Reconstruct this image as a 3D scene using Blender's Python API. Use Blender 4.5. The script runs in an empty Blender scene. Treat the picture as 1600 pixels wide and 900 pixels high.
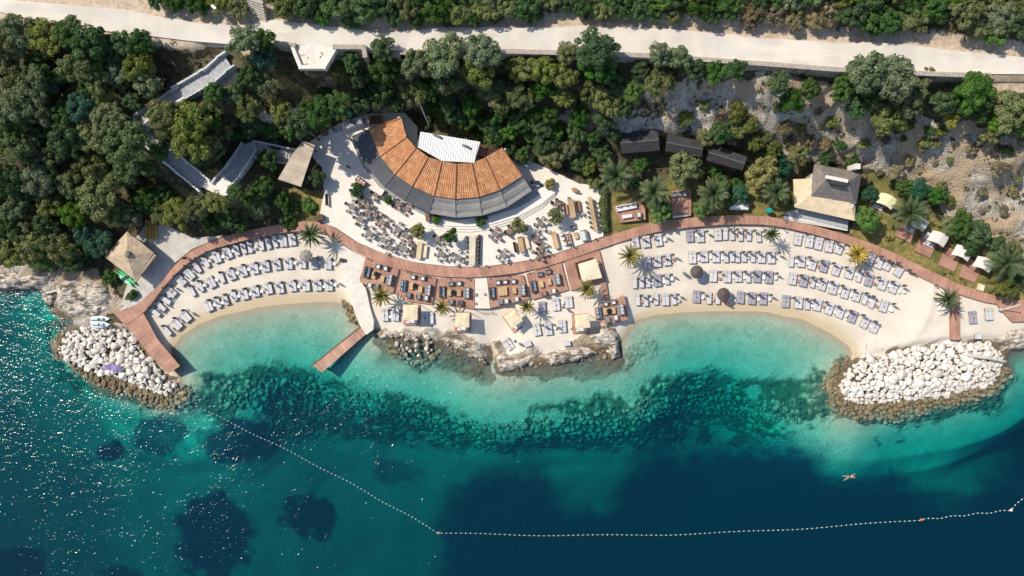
import bpy, bmesh, math, random
import numpy as np
from mathutils import Vector, Matrix
random.seed(7); RNG = np.random.default_rng(7)
PI = math.pi
H = 107.0                                   # height of the drone above the water
scene = bpy.context.scene
COL = scene.collection

# ------------------------------------------------------------------ helpers
def W(px, py, h=0.0):
    """photo pixel (1600 x 900) seen at height h -> ground position in metres"""
    k = (H - h) / H / 10.0
    return ((px - 800) * k, (450 - py) * k)

def W3(px, py, h): return (*W(px, py, h), h)

_tab = RNG.random((256, 256))
def vnoise(x, y, s=1.0, seed=0):
    x = np.asarray(x, float) * s + seed * 17.3; y = np.asarray(y, float) * s + seed * 9.1
    xi = np.floor(x).astype(int); yi = np.floor(y).astype(int)
    fx = x - xi; fy = y - yi
    fx = fx * fx * (3 - 2 * fx); fy = fy * fy * (3 - 2 * fy)
    a = _tab[xi % 256, yi % 256]; b = _tab[(xi + 1) % 256, yi % 256]
    c = _tab[xi % 256, (yi + 1) % 256]; d = _tab[(xi + 1) % 256, (yi + 1) % 256]
    return (a * (1 - fx) + b * fx) * (1 - fy) + (c * (1 - fx) + d * fx) * fy
def fbm(x, y, s, o=4, seed=0):
    r = 0; a = 1; t = 0
    for i in range(o):
        r = r + a * vnoise(x, y, s * 2 ** i, seed + i); t += a; a *= .5
    return r / t
def sstep(a, b, x):
    t = np.clip((x - a) / (b - a), 0, 1); return t * t * (3 - 2 * t)

def poly_sd(x, y, poly):
    """signed distance, positive inside"""
    P = np.asarray(poly, float); n = len(P)
    best = np.full(x.shape, 1e9); inside = np.zeros(x.shape, bool); idx = np.zeros(x.shape, int)
    for i in range(n):
        ax, ay = P[i][:2]; bx, by = P[(i + 1) % n][:2]
        dx, dy = bx - ax, by - ay
        t = np.clip(((x - ax) * dx + (y - ay) * dy) / (dx * dx + dy * dy + 1e-9), 0, 1)
        d = np.hypot(x - ax - t * dx, y - ay - t * dy)
        m = d < best; best = np.where(m, d, best); idx = np.where(m, i, idx)
        c = ((ay > y) != (by > y)) & (x < dx * (y - ay) / (dy if dy else 1e-9) + ax)
        inside ^= c
    return np.where(inside, best, -best), idx

def resample(pl, n):
    P = np.asarray(pl, float); d = np.r_[0, np.cumsum(np.hypot(*np.diff(P, axis=0).T))]
    t = np.linspace(0, d[-1], n)
    return np.c_[np.interp(t, d, P[:, 0]), np.interp(t, d, P[:, 1])]
def smooth_pl(pl, n, it=2):
    P = resample(pl, n)
    for _ in range(it):
        Q = P.copy(); Q[1:-1] = (P[:-2] + 2 * P[1:-1] + P[2:]) / 4; P = Q
    return P

# ------------------------------------------------------------------ materials
def lin(r, g, b):
    f = lambda c: (c / 255 / 12.92) if c <= 10 else ((c / 255 + .055) / 1.055) ** 2.4
    return (f(r), f(g), f(b))
class NT:
    def __init__(s, name):
        s.m = bpy.data.materials.new(name); s.m.use_nodes = True; s.t = s.m.node_tree; s.t.nodes.clear()
        s.out = s.n('ShaderNodeOutputMaterial')
    def n(s, typ, **k):
        nd = s.t.nodes.new(typ)
        for a, v in k.items(): setattr(nd, a, v)
        return nd
    def l(s, a, b): s.t.links.new(a, b)
    def put(s, sock, v):
        if hasattr(v, 'links') or isinstance(v, bpy.types.NodeSocket): s.l(v, sock)
        else:
            if sock.type == 'RGBA' and len(v) == 3: v = (*v, 1)
            sock.default_value = v
    def noise(s, scale, detail=3, vec=None, rough=.55):
        nd = s.n('ShaderNodeTexNoise'); nd.inputs['Scale'].default_value = scale; nd.inputs['Detail'].default_value = detail
        nd.inputs['Roughness'].default_value = rough
        if vec is not None: s.l(vec, nd.inputs['Vector'])
        return nd.outputs['Fac']
    def voro(s, scale, vec=None, feature='F1', out='Distance'):
        nd = s.n('ShaderNodeTexVoronoi', feature=feature); nd.inputs['Scale'].default_value = scale
        if vec is not None: s.l(vec, nd.inputs['Vector'])
        return nd.outputs[out]
    def mix(s, f, a, b, mode='MIX'):
        nd = s.n('ShaderNodeMix', data_type='RGBA', blend_type=mode)
        s.put(nd.inputs[0], f); s.put(nd.inputs[6], a); s.put(nd.inputs[7], b); return nd.outputs[2]
    def math(s, op, a, b=0.0, c=None):
        nd = s.n('ShaderNodeMath', operation=op); s.put(nd.inputs[0], a); s.put(nd.inputs[1], b)
        if c is not None: s.put(nd.inputs[2], c)
        return nd.outputs[0]
    def ramp(s, f, lo, hi, a=0.0, b=1.0):
        nd = s.n('ShaderNodeMapRange', interpolation_type='SMOOTHSTEP'); s.put(nd.inputs[0], f)
        for i, v in zip((1, 2, 3, 4), (lo, hi, a, b)): nd.inputs[i].default_value = v
        return nd.outputs[0]
    def bump(s, h, strength=.5, dist=.05):
        nd = s.n('ShaderNodeBump'); nd.inputs['Strength'].default_value = strength; nd.inputs['Distance'].default_value = dist
        s.l(h, nd.inputs['Height']); return nd.outputs[0]
    def bsdf(s, col, rough=.7, normal=None, spec=.3, **k):
        nd = s.n('ShaderNodeBsdfPrincipled'); s.put(nd.inputs['Base Color'], col); s.put(nd.inputs['Roughness'], rough)
        nd.inputs['Specular IOR Level'].default_value = spec
        if normal is not None: s.l(normal, nd.inputs['Normal'])
        for a, v in k.items(): s.put(nd.inputs[a], v)
        s.l(nd.outputs[0], s.out.inputs[0]); return nd
    def coord(s, kind='Object'): return s.n('ShaderNodeTexCoord').outputs[kind]
    def pos(s): return s.n('ShaderNodeNewGeometry').outputs['Position']
    def rnd(s): return s.n('ShaderNodeObjectInfo').outputs['Random']

MC = {}
def mat(name, col, rough=.7, var=.25, scale=2.0, bump=0.0, bscale=8.0, per=.12, spec=.3, detail=4):
    """plain surface: base colour with grain, wear and a small change from object to object"""
    if name in MC: return MC[name]
    n = NT(name); v = n.pos()
    f = n.noise(scale, detail, v); g = n.noise(scale * 9, 2, v)
    f = n.math('ADD', n.math('MULTIPLY', f, .7), n.math('MULTIPLY', g, .3))
    dk = tuple(c * (1 - var) for c in col); lt = tuple(min(.9, c * (1 + var)) for c in col)
    c = n.mix(n.ramp(f, .3, .7), dk, lt)
    r = n.math('ADD', n.math('MULTIPLY', n.rnd(), 2 * per), 1 - per)
    vm = n.n('ShaderNodeVectorMath', operation='SCALE'); n.l(c, vm.inputs[0]); n.l(r, vm.inputs['Scale'])
    nb = n.bump(n.noise(bscale, 4, v), .6, bump) if bump else None
    n.bsdf(vm.outputs[0], rough, nb, spec); MC[name] = n.m; return n.m

def foliage(name, col, tip, dry=None):
    n = NT(name); o = n.coord('Object'); r = n.rnd()
    f = n.noise(2.2, 3, o); g = n.noise(9, 2, o)
    f = n.math('ADD', n.math('MULTIPLY', f, .6), n.math('MULTIPLY', g, .4))
    c = n.mix(n.ramp(f, .35, .66), col, tip)
    if dry: c = n.mix(n.ramp(n.noise(1.3, 2, o), .58, .7), c, dry)
    h = n.n('ShaderNodeHueSaturation'); n.l(c, h.inputs['Color'])
    n.l(n.math('ADD', n.math('MULTIPLY', r, .03), .485), h.inputs['Hue'])
    n.l(n.math('ADD', n.math('MULTIPLY', n.math('FRACT', n.math('MULTIPLY', r, 7.3)), .55), .95), h.inputs['Value'])
    n.l(n.math('ADD', n.math('MULTIPLY', n.math('FRACT', n.math('MULTIPLY', r, 13.7)), .35), .75), h.inputs['Saturation'])
    p = n.bsdf(h.outputs[0], .65, None, .25)
    tr = n.n('ShaderNodeBsdfTranslucent'); n.l(h.outputs[0], tr.inputs[0])
    mx = n.n('ShaderNodeMixShader'); mx.inputs[0].default_value = .28
    n.l(p.outputs[0], mx.inputs[1]); n.l(tr.outputs[0], mx.inputs[2]); n.l(mx.outputs[0], n.out.inputs[0])
    return n.m
FOL = {
 'D': foliage('leaves_dark_green', (.028, .072, .014), (.080, .150, .032)),
 'O': foliage('leaves_olive', (.080, .104, .022), (.205, .218, .062)),
 'G': foliage('leaves_grey_green', (.070, .105, .038), (.180, .215, .092)),
 'B': foliage('leaves_bright_green', (.050, .120, .014), (.130, .235, .036)),
 'Y': foliage('leaves_yellow_green', (.165, .165, .026), (.35, .33, .085)),
 'S': foliage('leaves_dry_scrub', (.13, .108, .05), (.29, .235, .13)),
 'T': foliage('leaves_blue_green', (.016, .072, .040), (.045, .135, .066)),
}
CNAME = {'D': 'dark green', 'O': 'olive green', 'G': 'grey green', 'B': 'bright green', 'Y': 'yellow green', 'S': 'dry straw coloured', 'T': 'blue green'}
BARK = mat('bark', (.12, .09, .065), .9, .35, 3, .02, 12)

def planks(name, col, width=.14, gap=.06, var=.3):
    n = NT(name); uv = n.n('ShaderNodeUVMap').outputs[0]
    sp = n.n('ShaderNodeSeparateXYZ'); n.l(uv, sp.inputs[0])
    u = n.math('DIVIDE', sp.outputs[0], width); fr = n.math('FRACT', u); fl = n.math('FLOOR', u)
    wn = n.n('ShaderNodeTexWhiteNoise', noise_dimensions='1D'); n.l(fl, wn.inputs['W'])
    g = n.math('MULTIPLY', n.ramp(fr, 0, gap), n.ramp(fr, 1 - gap, 1, 1, 0))
    st = n.noise(.5, 4, n.pos()); fine = n.noise(14, 3, n.pos())
    val = n.math('ADD', n.math('MULTIPLY', wn.outputs[0], var), 1 - var / 2)
    val = n.math('MULTIPLY', val, n.ramp(st, .25, .75, .78, 1.22)); val = n.math('MULTIPLY', val, n.ramp(fine, .2, .8, .85, 1.15))
    val = n.math('MULTIPLY', val, n.math('ADD', n.math('MULTIPLY', g, .55), .45))
    vm = n.n('ShaderNodeVectorMath', operation='SCALE'); vm.inputs[0].default_value = col; n.l(val, vm.inputs['Scale'])
    n.bsdf(vm.outputs[0], .7, n.bump(g, .5, .02), .25); return n.m

# ------------------------------------------------------------------ mesh building
class MB:
    def __init__(s): s.v = []; s.f = []
    def add(s, vs, fs):
        o = len(s.v); s.v.extend(vs); s.f.extend([tuple(i + o for i in f) for f in fs]); return s
    def box(s, c, d, rz=0.0, taper=1.0):
        hx, hy, hz = d[0] / 2, d[1] / 2, d[2] / 2; ca, sa = math.cos(rz), math.sin(rz); vs = []
        for z in (-1, 1):
            k = taper if z > 0 else 1
            for x, y in ((-1, -1), (1, -1), (1, 1), (-1, 1)):
                X, Y = x * hx * k, y * hy * k; vs.append((c[0] + X * ca - Y * sa, c[1] + X * sa + Y * ca, c[2] + z * hz))
        return s.add(vs, [(3, 2, 1, 0), (4, 5, 6, 7), (0, 1, 5, 4), (1, 2, 6, 5), (2, 3, 7, 6), (3, 0, 4, 7)])
    def soft(s, c, d, rz=0.0, b=.05):
        """cushion-like box: chamfered top and bottom edges"""
        hx, hy = d[0] / 2, d[1] / 2; ca, sa = math.cos(rz), math.sin(rz); vs = []; z0 = c[2] - d[2] / 2
        b = min(b, d[2] * .45, hx * .6, hy * .6)
        for z, i in ((0, b), (b, 0), (d[2] - b, 0), (d[2] - b * .3, b * .5), (d[2], b * 1.6)):
            i = min(i, hx * .8, hy * .8)
            k = b * .9 if i < b else 0
            for x, y in ((-hx + i + k, -hy + i), (hx - i - k, -hy + i), (hx - i, -hy + i + k), (hx - i, hy - i - k), (hx - i - k, hy - i), (-hx + i + k, hy - i), (-hx + i, hy - i - k), (-hx + i, -hy + i + k)):
                vs.append((c[0] + x * ca - y * sa, c[1] + x * sa + y * ca, z0 + z))
        fs = [tuple(range(7, -1, -1)), tuple(range(32, 40))]
        for r in range(4):
            for i in range(8): fs.append((r * 8 + i, r * 8 + (i + 1) % 8, r * 8 + 8 + (i + 1) % 8, r * 8 + 8 + i))
        return s.add(vs, fs)
    def tube(s, pts, rad, n=6, cap=True):
        pts = [Vector(p) for p in pts]; rad = rad if hasattr(rad, '__len__') else [rad] * len(pts); vs = []; fs = []
        for i, p in enumerate(pts):
            t = (pts[min(i + 1, len(pts) - 1)] - pts[max(i - 1, 0)]).normalized()
            a = t.orthogonal().normalized() if abs(t.z) < .99 else Vector((1, 0, 0)); a = (a - t * a.dot(t)).normalized(); b = t.cross(a)
            for k in range(n):
                q = p + (a * math.cos(2 * PI * k / n) + b * math.sin(2 * PI * k / n)) * rad[i]; vs.append(tuple(q))
        for i in range(len(pts) - 1):
            for k in range(n): fs.append((i * n + k, i * n + (k + 1) % n, (i + 1) * n + (k + 1) % n, (i + 1) * n + k))
        if cap: fs += [tuple(range(n - 1, -1, -1)), tuple(range((len(pts) - 1) * n, len(pts) * n))]
        return s.add(vs, fs)
    def lathe(s, prof, n=12, c=(0, 0, 0), wob=0.0):
        vs = []; fs = []
        for r, z in prof:
            for k in range(n):
                rr = r * (1 + (wob if k % 2 else -wob)); vs.append((c[0] + rr * math.cos(2 * PI * k / n), c[1] + rr * math.sin(2 * PI * k / n), c[2] + z))
        for i in range(len(prof) - 1):
            for k in range(n): fs.append((i * n + k, i * n + (k + 1) % n, (i + 1) * n + (k + 1) % n, (i + 1) * n + k))
        fs += [tuple(range(n - 1, -1, -1)), tuple(range((len(prof) - 1) * n, len(prof) * n))]
        return s.add(vs, fs)
    def mesh(s, name, m, smooth=False):
        me = bpy.data.meshes.new(name); me.from_pydata(s.v, [], s.f); me.validate(); me.update()
        for x in (m if isinstance(m, (list, tuple)) else [m]): me.materials.append(x)
        if smooth: me.polygons.foreach_set('use_smooth', [True] * len(me.polygons))
        return me
    def build(s, name, m, parent=None, smooth=False, loc=None):
        o = bpy.data.objects.new(name, s.mesh(name, m, smooth)); COL.objects.link(o)
        if parent is not None: o.parent = parent
        if loc is not None: o.location = loc
        return o

def uvmap(o, ang=0.0):
    """UV in metres on the ground plan, turned by ang"""
    me = o.data; uv = me.uv_layers.new(name='UVMap'); ca, sa = math.cos(ang), math.sin(ang)
    for l in me.loops:
        v = me.vertices[l.vertex_index].co; uv.data[l.index].uv = (v.x * ca + v.y * sa, -v.x * sa + v.y * ca)
    return o
def prism(pxpoly, z0, z1, b=None):
    """vertical slab over an outline given in photo pixels, top at z1"""
    b = b or MB(); P = [W(x, y, z1) for x, y in pxpoly]
    A = sum(P[i][0] * P[(i + 1) % len(P)][1] - P[(i + 1) % len(P)][0] * P[i][1] for i in range(len(P)))
    if A < 0: P.reverse()
    n = len(P); vs = [(x, y, z1) for x, y in P] + [(x, y, z0) for x, y in P]
    return b.add(vs, [tuple(range(n))] + [(i, i + n, (i + 1) % n + n, (i + 1) % n) for i in range(n)])

def tag(o, label=None, cat=None, group=None, kind=None):
    if label: o['label'] = label
    if cat: o['category'] = cat
    if group: o['group'] = group
    if kind: o['kind'] = kind
    return o
def thing(name, label, cat, loc=(0, 0, 0), rz=0.0, group=None):
    o = bpy.data.objects.new(name, None); COL.objects.link(o); o.empty_display_size = .3
    o.location = loc; o.rotation_euler = (0, 0, rz); return tag(o, label, cat, group)
def dup(root, loc, rz=0.0, label=None, group=None, scale=None):
    r = root.copy(); COL.objects.link(r); r.location = loc; r.rotation_euler = (0, 0, rz)
    if scale is not None: r.scale = scale if hasattr(scale, '__len__') else (scale,) * 3
    if label: r['label'] = label
    if group: r['group'] = group
    for ch in list(root.children):
        c = ch.copy(); COL.objects.link(c); c.parent = r
        for g in list(ch.children):
            d = g.copy(); COL.objects.link(d); d.parent = c
    return r
class Proto:
    """first call moves the original, later calls copy it with its parts"""
    def __init__(s, root): s.root = root; s.used = False; s.last = None
    def __call__(s, loc, rz, label, group=None, scale=None):
        if s.used: o = dup(s.root, loc, rz, label, group, scale)
        else:
            o = s.root; s.used = True; o.location = loc; o.rotation_euler = (0, 0, rz); o['label'] = label
            if group: o['group'] = group
            if scale is not None: o.scale = scale if hasattr(scale, '__len__') else (scale,) * 3
        s.last = o; return o
ORD = ['', 'first', 'second', 'third', 'fourth', 'fifth', 'sixth', 'seventh', 'eighth', 'ninth', 'tenth', 'eleventh', 'twelfth', 'thirteenth', 'fourteenth', 'fifteenth', 'sixteenth', 'seventeenth', 'eighteenth', 'nineteenth', 'twentieth', 'twenty-first', 'twenty-second', 'twenty-third'] + ['twenty-' + w for w in ('fourth', 'fifth', 'sixth', 'seventh', 'eighth', 'ninth')] + ['thirtieth'] + ['thirty-' + w for w in ('first', 'second', 'third', 'fourth', 'fifth', 'sixth')]

# ------------------------------------------------------------------ terrain
ROAD_H = 13.0
ROAD_LO = [(-900, -160), (-60, 0), (0, 20), (50, 31), (100, 42), (200, 53), (300, 65), (375, 71), (430, 69), (500, 72), (600, 80), (700, 80), (800, 79), (900, 82), (1000, 85), (1100, 92), (1200, 99), (1300, 107), (1400, 112), (1500, 116), (1600, 117), (1700, 118), (2600, 120)]
ROAD_UP = [(-900, -185), (-60, -22), (0, -6), (50, 0), (100, 4), (200, 14), (300, 31), (375, 37), (430, 27), (500, 36), (600, 50), (700, 38), (800, 41), (900, 38), (1000, 41), (1100, 47), (1200, 57), (1300, 64), (1400, 65), (1500, 77), (1600, 87), (1700, 88), (2600, 90)]
FOOT = [(-900, 470), (-100, 425), (0, 405), (150, 385), (225, 352), (300, 366), (360, 358), (400, 350), (440, 296), (480, 214), (540, 180), (640, 172), (700, 190), (760, 208), (840, 240), (920, 255), (1000, 262), (1100, 268), (1200, 262), (1350, 268), (1450, 300), (1530, 372), (1600, 415), (1700, 450), (2600, 500)]
# shoreline in photo pixels, slope of the land just behind it
SHORE = [(-900, 480, .5), (-100, 476, .5), (0, 446, .5), (20, 452, .5), (60, 453, .5), (80, 462, .5), (84, 492, .5), (112, 503, .5), (92, 530, .45), (90, 552, .45), (130, 582, .45), (200, 606, .45), (245, 622, .45), (276, 612, .45), (284, 596, .4), (268, 566, .3), (270, 545, .09), (284, 524, .085), (312, 506, .085), (350, 493, .085), (400, 481, .085), (450, 474, .085), (500, 471, .085), (533, 473, .1), (546, 482, .3), (552, 500, .5), (566, 512, .8), (584, 516, .9), (592, 524, .6), (640, 533, .5), (690, 534, .5), (735, 545, .5), (757, 566, .5), (762, 548, .12), (768, 540, .1), (774, 552, .3), (780, 580, .5), (806, 576, .5), (850, 566, .5), (900, 557, .5), (935, 555, .5), (966, 558, .6), (968, 525, .6), (978, 506, .3), (992, 500, .1), (1020, 494, .085), (1060, 489, .085), (1100, 486, .085), (1150, 486, .085), (1200, 489, .085), (1250, 498, .085), (1298, 520, .085), (1328, 543, .1), (1334, 557, .3), (1312, 578, .4), (1302, 606, .4), (1318, 634, .45), (1400, 638, .45), (1480, 624, .45), (1555, 606, .45), (1570, 584, .4), (1566, 560, .4), (1576, 548, .5), (1600, 545, .5), (1700, 545, .5), (2600, 545, .5)]
SHORE_W = [W(p[0], p[1], 0) for p in SHORE] + [W(2600, -3000), W(-900, -3000)]
SLOPE = np.array([p[2] for p in SHORE] + [.5, .5])
STAIR = [(356, 96, 12.4), (330, 119, 11.5), (280, 148, 10.2), (222, 186, 9.6), (240, 222, 9.3), (284, 260, 7.6), (318, 288, 6.5), (346, 290, 6.4), (366, 268, 5.4), (389, 234, 3.9), (400, 234, 3.8), (458, 246, 2.6), (478, 244, 2.0)]
STAIR_W = [(*W(x, y, z), z) for x, y, z in STAIR]
TERRACE = [(498, 345), (506, 300), (503, 262), (484, 240), (484, 222), (500, 210), (535, 190), (580, 177), (632, 176), (652, 198), (652, 228), (742, 240), (790, 232), (832, 253), (870, 270), (905, 287), (938, 290), (943, 369), (900, 385), (850, 402), (800, 411), (750, 417), (700, 416), (650, 410), (600, 396), (560, 379), (525, 356)]
YARD = [(198, 446), (210, 420), (212, 372), (228, 350), (262, 352), (300, 372), (350, 368), (300, 389), (275, 409), (245, 449), (214, 476), (186, 486)]
def axis(lo, hi, step, far):
    a = np.arange(lo, hi + 1e-6, step); out = []; d = step; x = hi
    while x < far: d *= 1.6; x += d; out.append(x)
    lo_ = []; d = step; x = lo
    while x > -far: d *= 1.6; x -= d; lo_.append(x)
    return np.r_[np.array(lo_[::-1]), a, np.array(out)]
GX = axis(-96, 96, .4, 900); GY = axis(-60, 56, .4, 900)
X, Y = np.meshgrid(GX, GY, indexing='ij')
def line_y(pl, h, x):
    P = np.array([W(a, b, h) for a, b in pl]); return np.interp(x, P[:, 0], P[:, 1])
def terrain_height():
    sd, idx = poly_sd(X, Y, SHORE_W)
    sl = SLOPE[idx]
    sd = sd + (fbm(X, Y, .35, 3, 3) - .5) * np.where(sl > .2, 2.2, .35)
    for _ in range(70): sl[1:-1, 1:-1] = (sl[1:-1, 1:-1] + sl[:-2, 1:-1] + sl[2:, 1:-1] + sl[1:-1, :-2] + sl[1:-1, 2:]) / 5
    cap = np.where(sl > .25, 1.25, 1.45)
    land = cap * (1 - np.exp(-np.maximum(sd, 0) * sl / cap * 1.25))
    d = np.maximum(-sd, 0)
    db = d.copy()
    for _ in range(140): db[1:-1, 1:-1] = (db[1:-1, 1:-1] + db[:-2, 1:-1] + db[2:, 1:-1] + db[1:-1, :-2] + db[1:-1, 2:]) / 5
    d = d + (db - d) * sstep(1.5, 5, d)
    dep = np.interp(d, [0, 2, 5, 9, 12, 15, 19, 26, 40, 90, 900], [0, .30, .85, 1.7, 3.4, 6.6, 9.6, 12.0, 13.6, 15.5, 22])
    pxx = 800 + X * 10; pyy = 450 - Y * 10
    dep = dep + np.minimum(3.2, d * .9) * sstep(170, 60, pxx)
    dep = dep * (1 + 1.3 * sstep(1330, 1420, pxx) * sstep(800, 700, pyy)) + 4.2 * sstep(380, 180, pxx) * sstep(1.5, 9, d) * sstep(12, 5, dep) * sstep(520 - pxx * .2, 600, pyy + 220 * sstep(140, 60, pxx))
    dep = dep + (fbm(X, Y, .12, 3, 5) - .5) * np.clip(d * .12, 0, 1.6)
    h = np.where(sd > 0, land, -dep)
    By = line_y(FOOT, 2, X); Ty = line_y(ROAD_LO, ROAD_H, X); Ry = line_y(ROAD_UP, ROAD_H, X)
    t = np.clip((Y - By) / (Ty - By), 0, 1)
    base = np.maximum(h, 1.2 - 0 * h)
    up = np.where(Y > By, 1, 0)
    prof = t * .75 + .25 * t * t * (3 - 2 * t)
    rough = (fbm(X, Y, .16, 4, 11) - .5) * 4.2 * np.clip(t * 4, 0, 1) * np.clip((1 - t) * 5, 0, 1)
    hh = base * (1 - prof) + 11.6 * prof + rough
    h = np.where(up > 0, np.where(sd > 0, hh, h), h)
    onroad = (Y > Ty - np.interp(X, [-60, -36, -33], [1.3, 1.0, .15]))
    h = np.where(onroad, 12.75, h)
    bank = np.clip(Y - Ry - .8, 0, 60)
    h = np.where(Y > Ry, 12.75 + bank * .30 + (fbm(X, Y, .2, 4, 2) - .5) * np.clip(bank, 0, 2.2), h)
    # the stairs are cut into the slope
    for i in range(len(STAIR_W) - 1):
        ax, ay, az = STAIR_W[i]; bx, by, bz = STAIR_W[i + 1]; dx, dy = bx - ax, by - ay
        tt = np.clip(((X - ax) * dx + (Y - ay) * dy) / (dx * dx + dy * dy), 0, 1)
        dd = np.hypot(X - ax - tt * dx, Y - ay - tt * dy); zz = az + tt * (bz - az) - .45
        w = 1 - sstep(1.7, 4.6, dd); h = h * (1 - w) + zz * w
    for poly, z in ((TERRACE, 1.42), (YARD, 1.42)):
        s2, _ = poly_sd(X, Y, [W(a, b, 1.6) for a, b in poly]); w = sstep(-1.2, .3, s2); h = h * (1 - w) + z * w
    # the lookout platform beside the road
    s2, _ = poly_sd(X, Y, [W(a, b, 13) for a, b in ((455, 60), (470, 103), (505, 103), (523, 60))]); w = sstep(-.6, .2, s2); h = h * (1 - w) + 12.6 * w
    return h, sd, sl, t
Z, SD, SL, TT = terrain_height()
kk = (H - Z) / H / 10
PX = 800 + X / kk; PY = 450 - Y / kk
WX = PX + (fbm(X, Y, .5, 3, 21) - .5) * 26; WY = PY + (fbm(X, Y, .5, 3, 31) - .5) * 26
def mask(poly, soft=6, warp=True):
    s, _ = poly_sd(WX if warp else PX, WY if warp else PY, poly); return sstep(-soft, soft, s)
def blob(cx, cy, rx, ry, soft=.30):
    r = np.hypot((WX - cx) / rx, (WY - cy) / ry) + (fbm(X, Y, .9, 3, 55) - .5) * .45; return 1 - sstep(1 - soft, 1 + soft, r)
M_SAND = mask([(205, 500), (225, 478), (300, 390), (345, 372), (490, 348), (560, 385), (800, 415), (945, 372), (1000, 352), (1100, 338), (1200, 338), (1350, 378), (1480, 446), (1585, 470), (1640, 490), (1640, 700), (300, 700), (200, 600)], 4, False)
M_LAWN = np.maximum.reduce([mask([(428, 296), (508, 296), (508, 350), (430, 350)], 4), mask([(940, 292), (1010, 285), (1160, 280), (1250, 285), (1240, 345), (1100, 340), (955, 362)], 4), mask([(1338, 282), (1400, 268), (1450, 330), (1520, 380), (1610, 440), (1610, 475), (1480, 445), (1328, 366)], 4), mask([(318, 262), (350, 262), (350, 284), (318, 284)], 4) * .9])
M_ROCK = np.maximum.reduce([mask([(-300, 404), (0, 408), (60, 416), (150, 424), (192, 470), (184, 492), (120, 512), (40, 520), (-300, 520)], 5),
    mask([(588, 516), (640, 516), (700, 514), (742, 524), (766, 540), (770, 600), (590, 580)], 5), mask([(774, 536), (800, 552), (838, 540), (850, 556), (900, 538), (925, 515), (958, 505), (975, 560), (960, 590), (776, 590)], 5),
    mask([(535, 470), (556, 478), (572, 520), (545, 505)], 4), mask([(1300, 570), (1350, 556), (1480, 530), (1570, 536), (1640, 515), (1640, 640), (1300, 660)], 5),
    mask([(80, 505), (204, 505), (236, 555), (284, 600), (262, 640), (70, 600)], 4),
    mask([(1180, 110), (1300, 130), (1440, 190), (1610, 205), (1700, 440), (1540, 378), (1440, 302), (1345, 258), (1230, 246), (1165, 190)], 10),
    mask([(1000, 128), (1180, 120), (1230, 175), (1100, 215), (900, 205), (860, 180)], 12) * .8, mask([(390, 170), (560, 150), (640, 160), (640, 178), (540, 178), (400, 196)], 8) * .6])
M_ROCK = np.where(fbm(X, Y, .22, 4, 44) > .3, M_ROCK, M_ROCK * .5)
M_DIRT = np.maximum.reduce([np.where(Z > 12, np.maximum(1 - sstep(.3, 2.0, np.abs(Y - line_y(ROAD_LO, 13, X))), (1 - sstep(.8, 3.2, np.abs(Y - line_y(ROAD_UP, 13, X)))) * .9), 0), mask([(1540, 112), (1640, 112), (1640, 150), (1590, 148), (1555, 140)], 5), mask([(318, 122), (360, 108), (380, 118), (340, 150), (310, 150)], 4) * .8, mask([(1140, 0), (1320, 0), (1300, 60), (1140, 50)], 12) * .6, mask([(870, 0), (905, 0), (905, 40), (865, 40)], 5) * .7, mask([(500, 78), (570, 78), (570, 100), (520, 140), (488, 140)], 6) * .45])
under = Z < .02
reef = mask([(296, 604), (330, 580), (420, 566), (520, 590), (600, 606), (680, 628), (740, 652), (800, 650), (860, 632), (960, 612), (1040, 588), (1100, 580), (1200, 590), (1290, 588), (1300, 650), (1220, 688), (1000, 702), (760, 706), (560, 690), (400, 678), (320, 652)], 14)
reef = np.maximum.reduce([reef, mask([(60, 500), (112, 500), (90, 560), (260, 625), (300, 600), (320, 640), (250, 650), (90, 600)], 8), mask([(1270, 580), (1320, 560), (1320, 636), (1480, 630), (1590, 590), (1560, 640), (1420, 668), (1300, 652)], 8), mask([(590, 535), (690, 538), (770, 560), (775, 590), (640, 575)], 8) * .8, mask([(776, 560), (960, 556), (1000, 520), (1040, 540), (980, 585), (790, 600)], 8) * .45])
reef *= np.where(fbm(X, Y, .25, 3, 61) > .36, 1, .35)
grass_ = np.maximum.reduce([blob(335, 838, 60, 70), blob(484, 808, 46, 33), blob(175, 706, 25, 19) * .85, blob(250, 682, 48, 34) * .68, blob(375, 690, 66, 34) * .78, blob(35, 885, 45, 32), blob(60, 640, 80, 60) * .22, blob(230, 640, 120, 26) * .25, blob(190, 905, 40, 20) * .7, blob(1372, 691, 9, 7) * .55, blob(1408, 688, 8, 8) * .55, blob(620, 735, 40, 22) * .5,
    mask([(700, 775), (735, 742), (800, 728), (850, 735), (884, 790), (940, 800), (965, 760), (1000, 712), (1100, 700), (1240, 690), (1290, 705), (1296, 742), (1370, 738), (1402, 728), (1440, 772), (1500, 776), (1545, 745), (1600, 704), (1800, 680), (1900, 1400), (690, 1400), (688, 840)], 48)])
grass_ = np.clip(grass_, 0, 1)
wet = np.where(under, 1, 1 - sstep(.05, .32, Z + (fbm(X, Y, .6, 3, 8) - .5) * .12))
A1 = np.stack([M_SAND, M_LAWN, M_ROCK, M_DIRT], -1)
A2 = np.stack([reef, grass_, wet, np.where(under, 1, 0)], -1)
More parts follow.
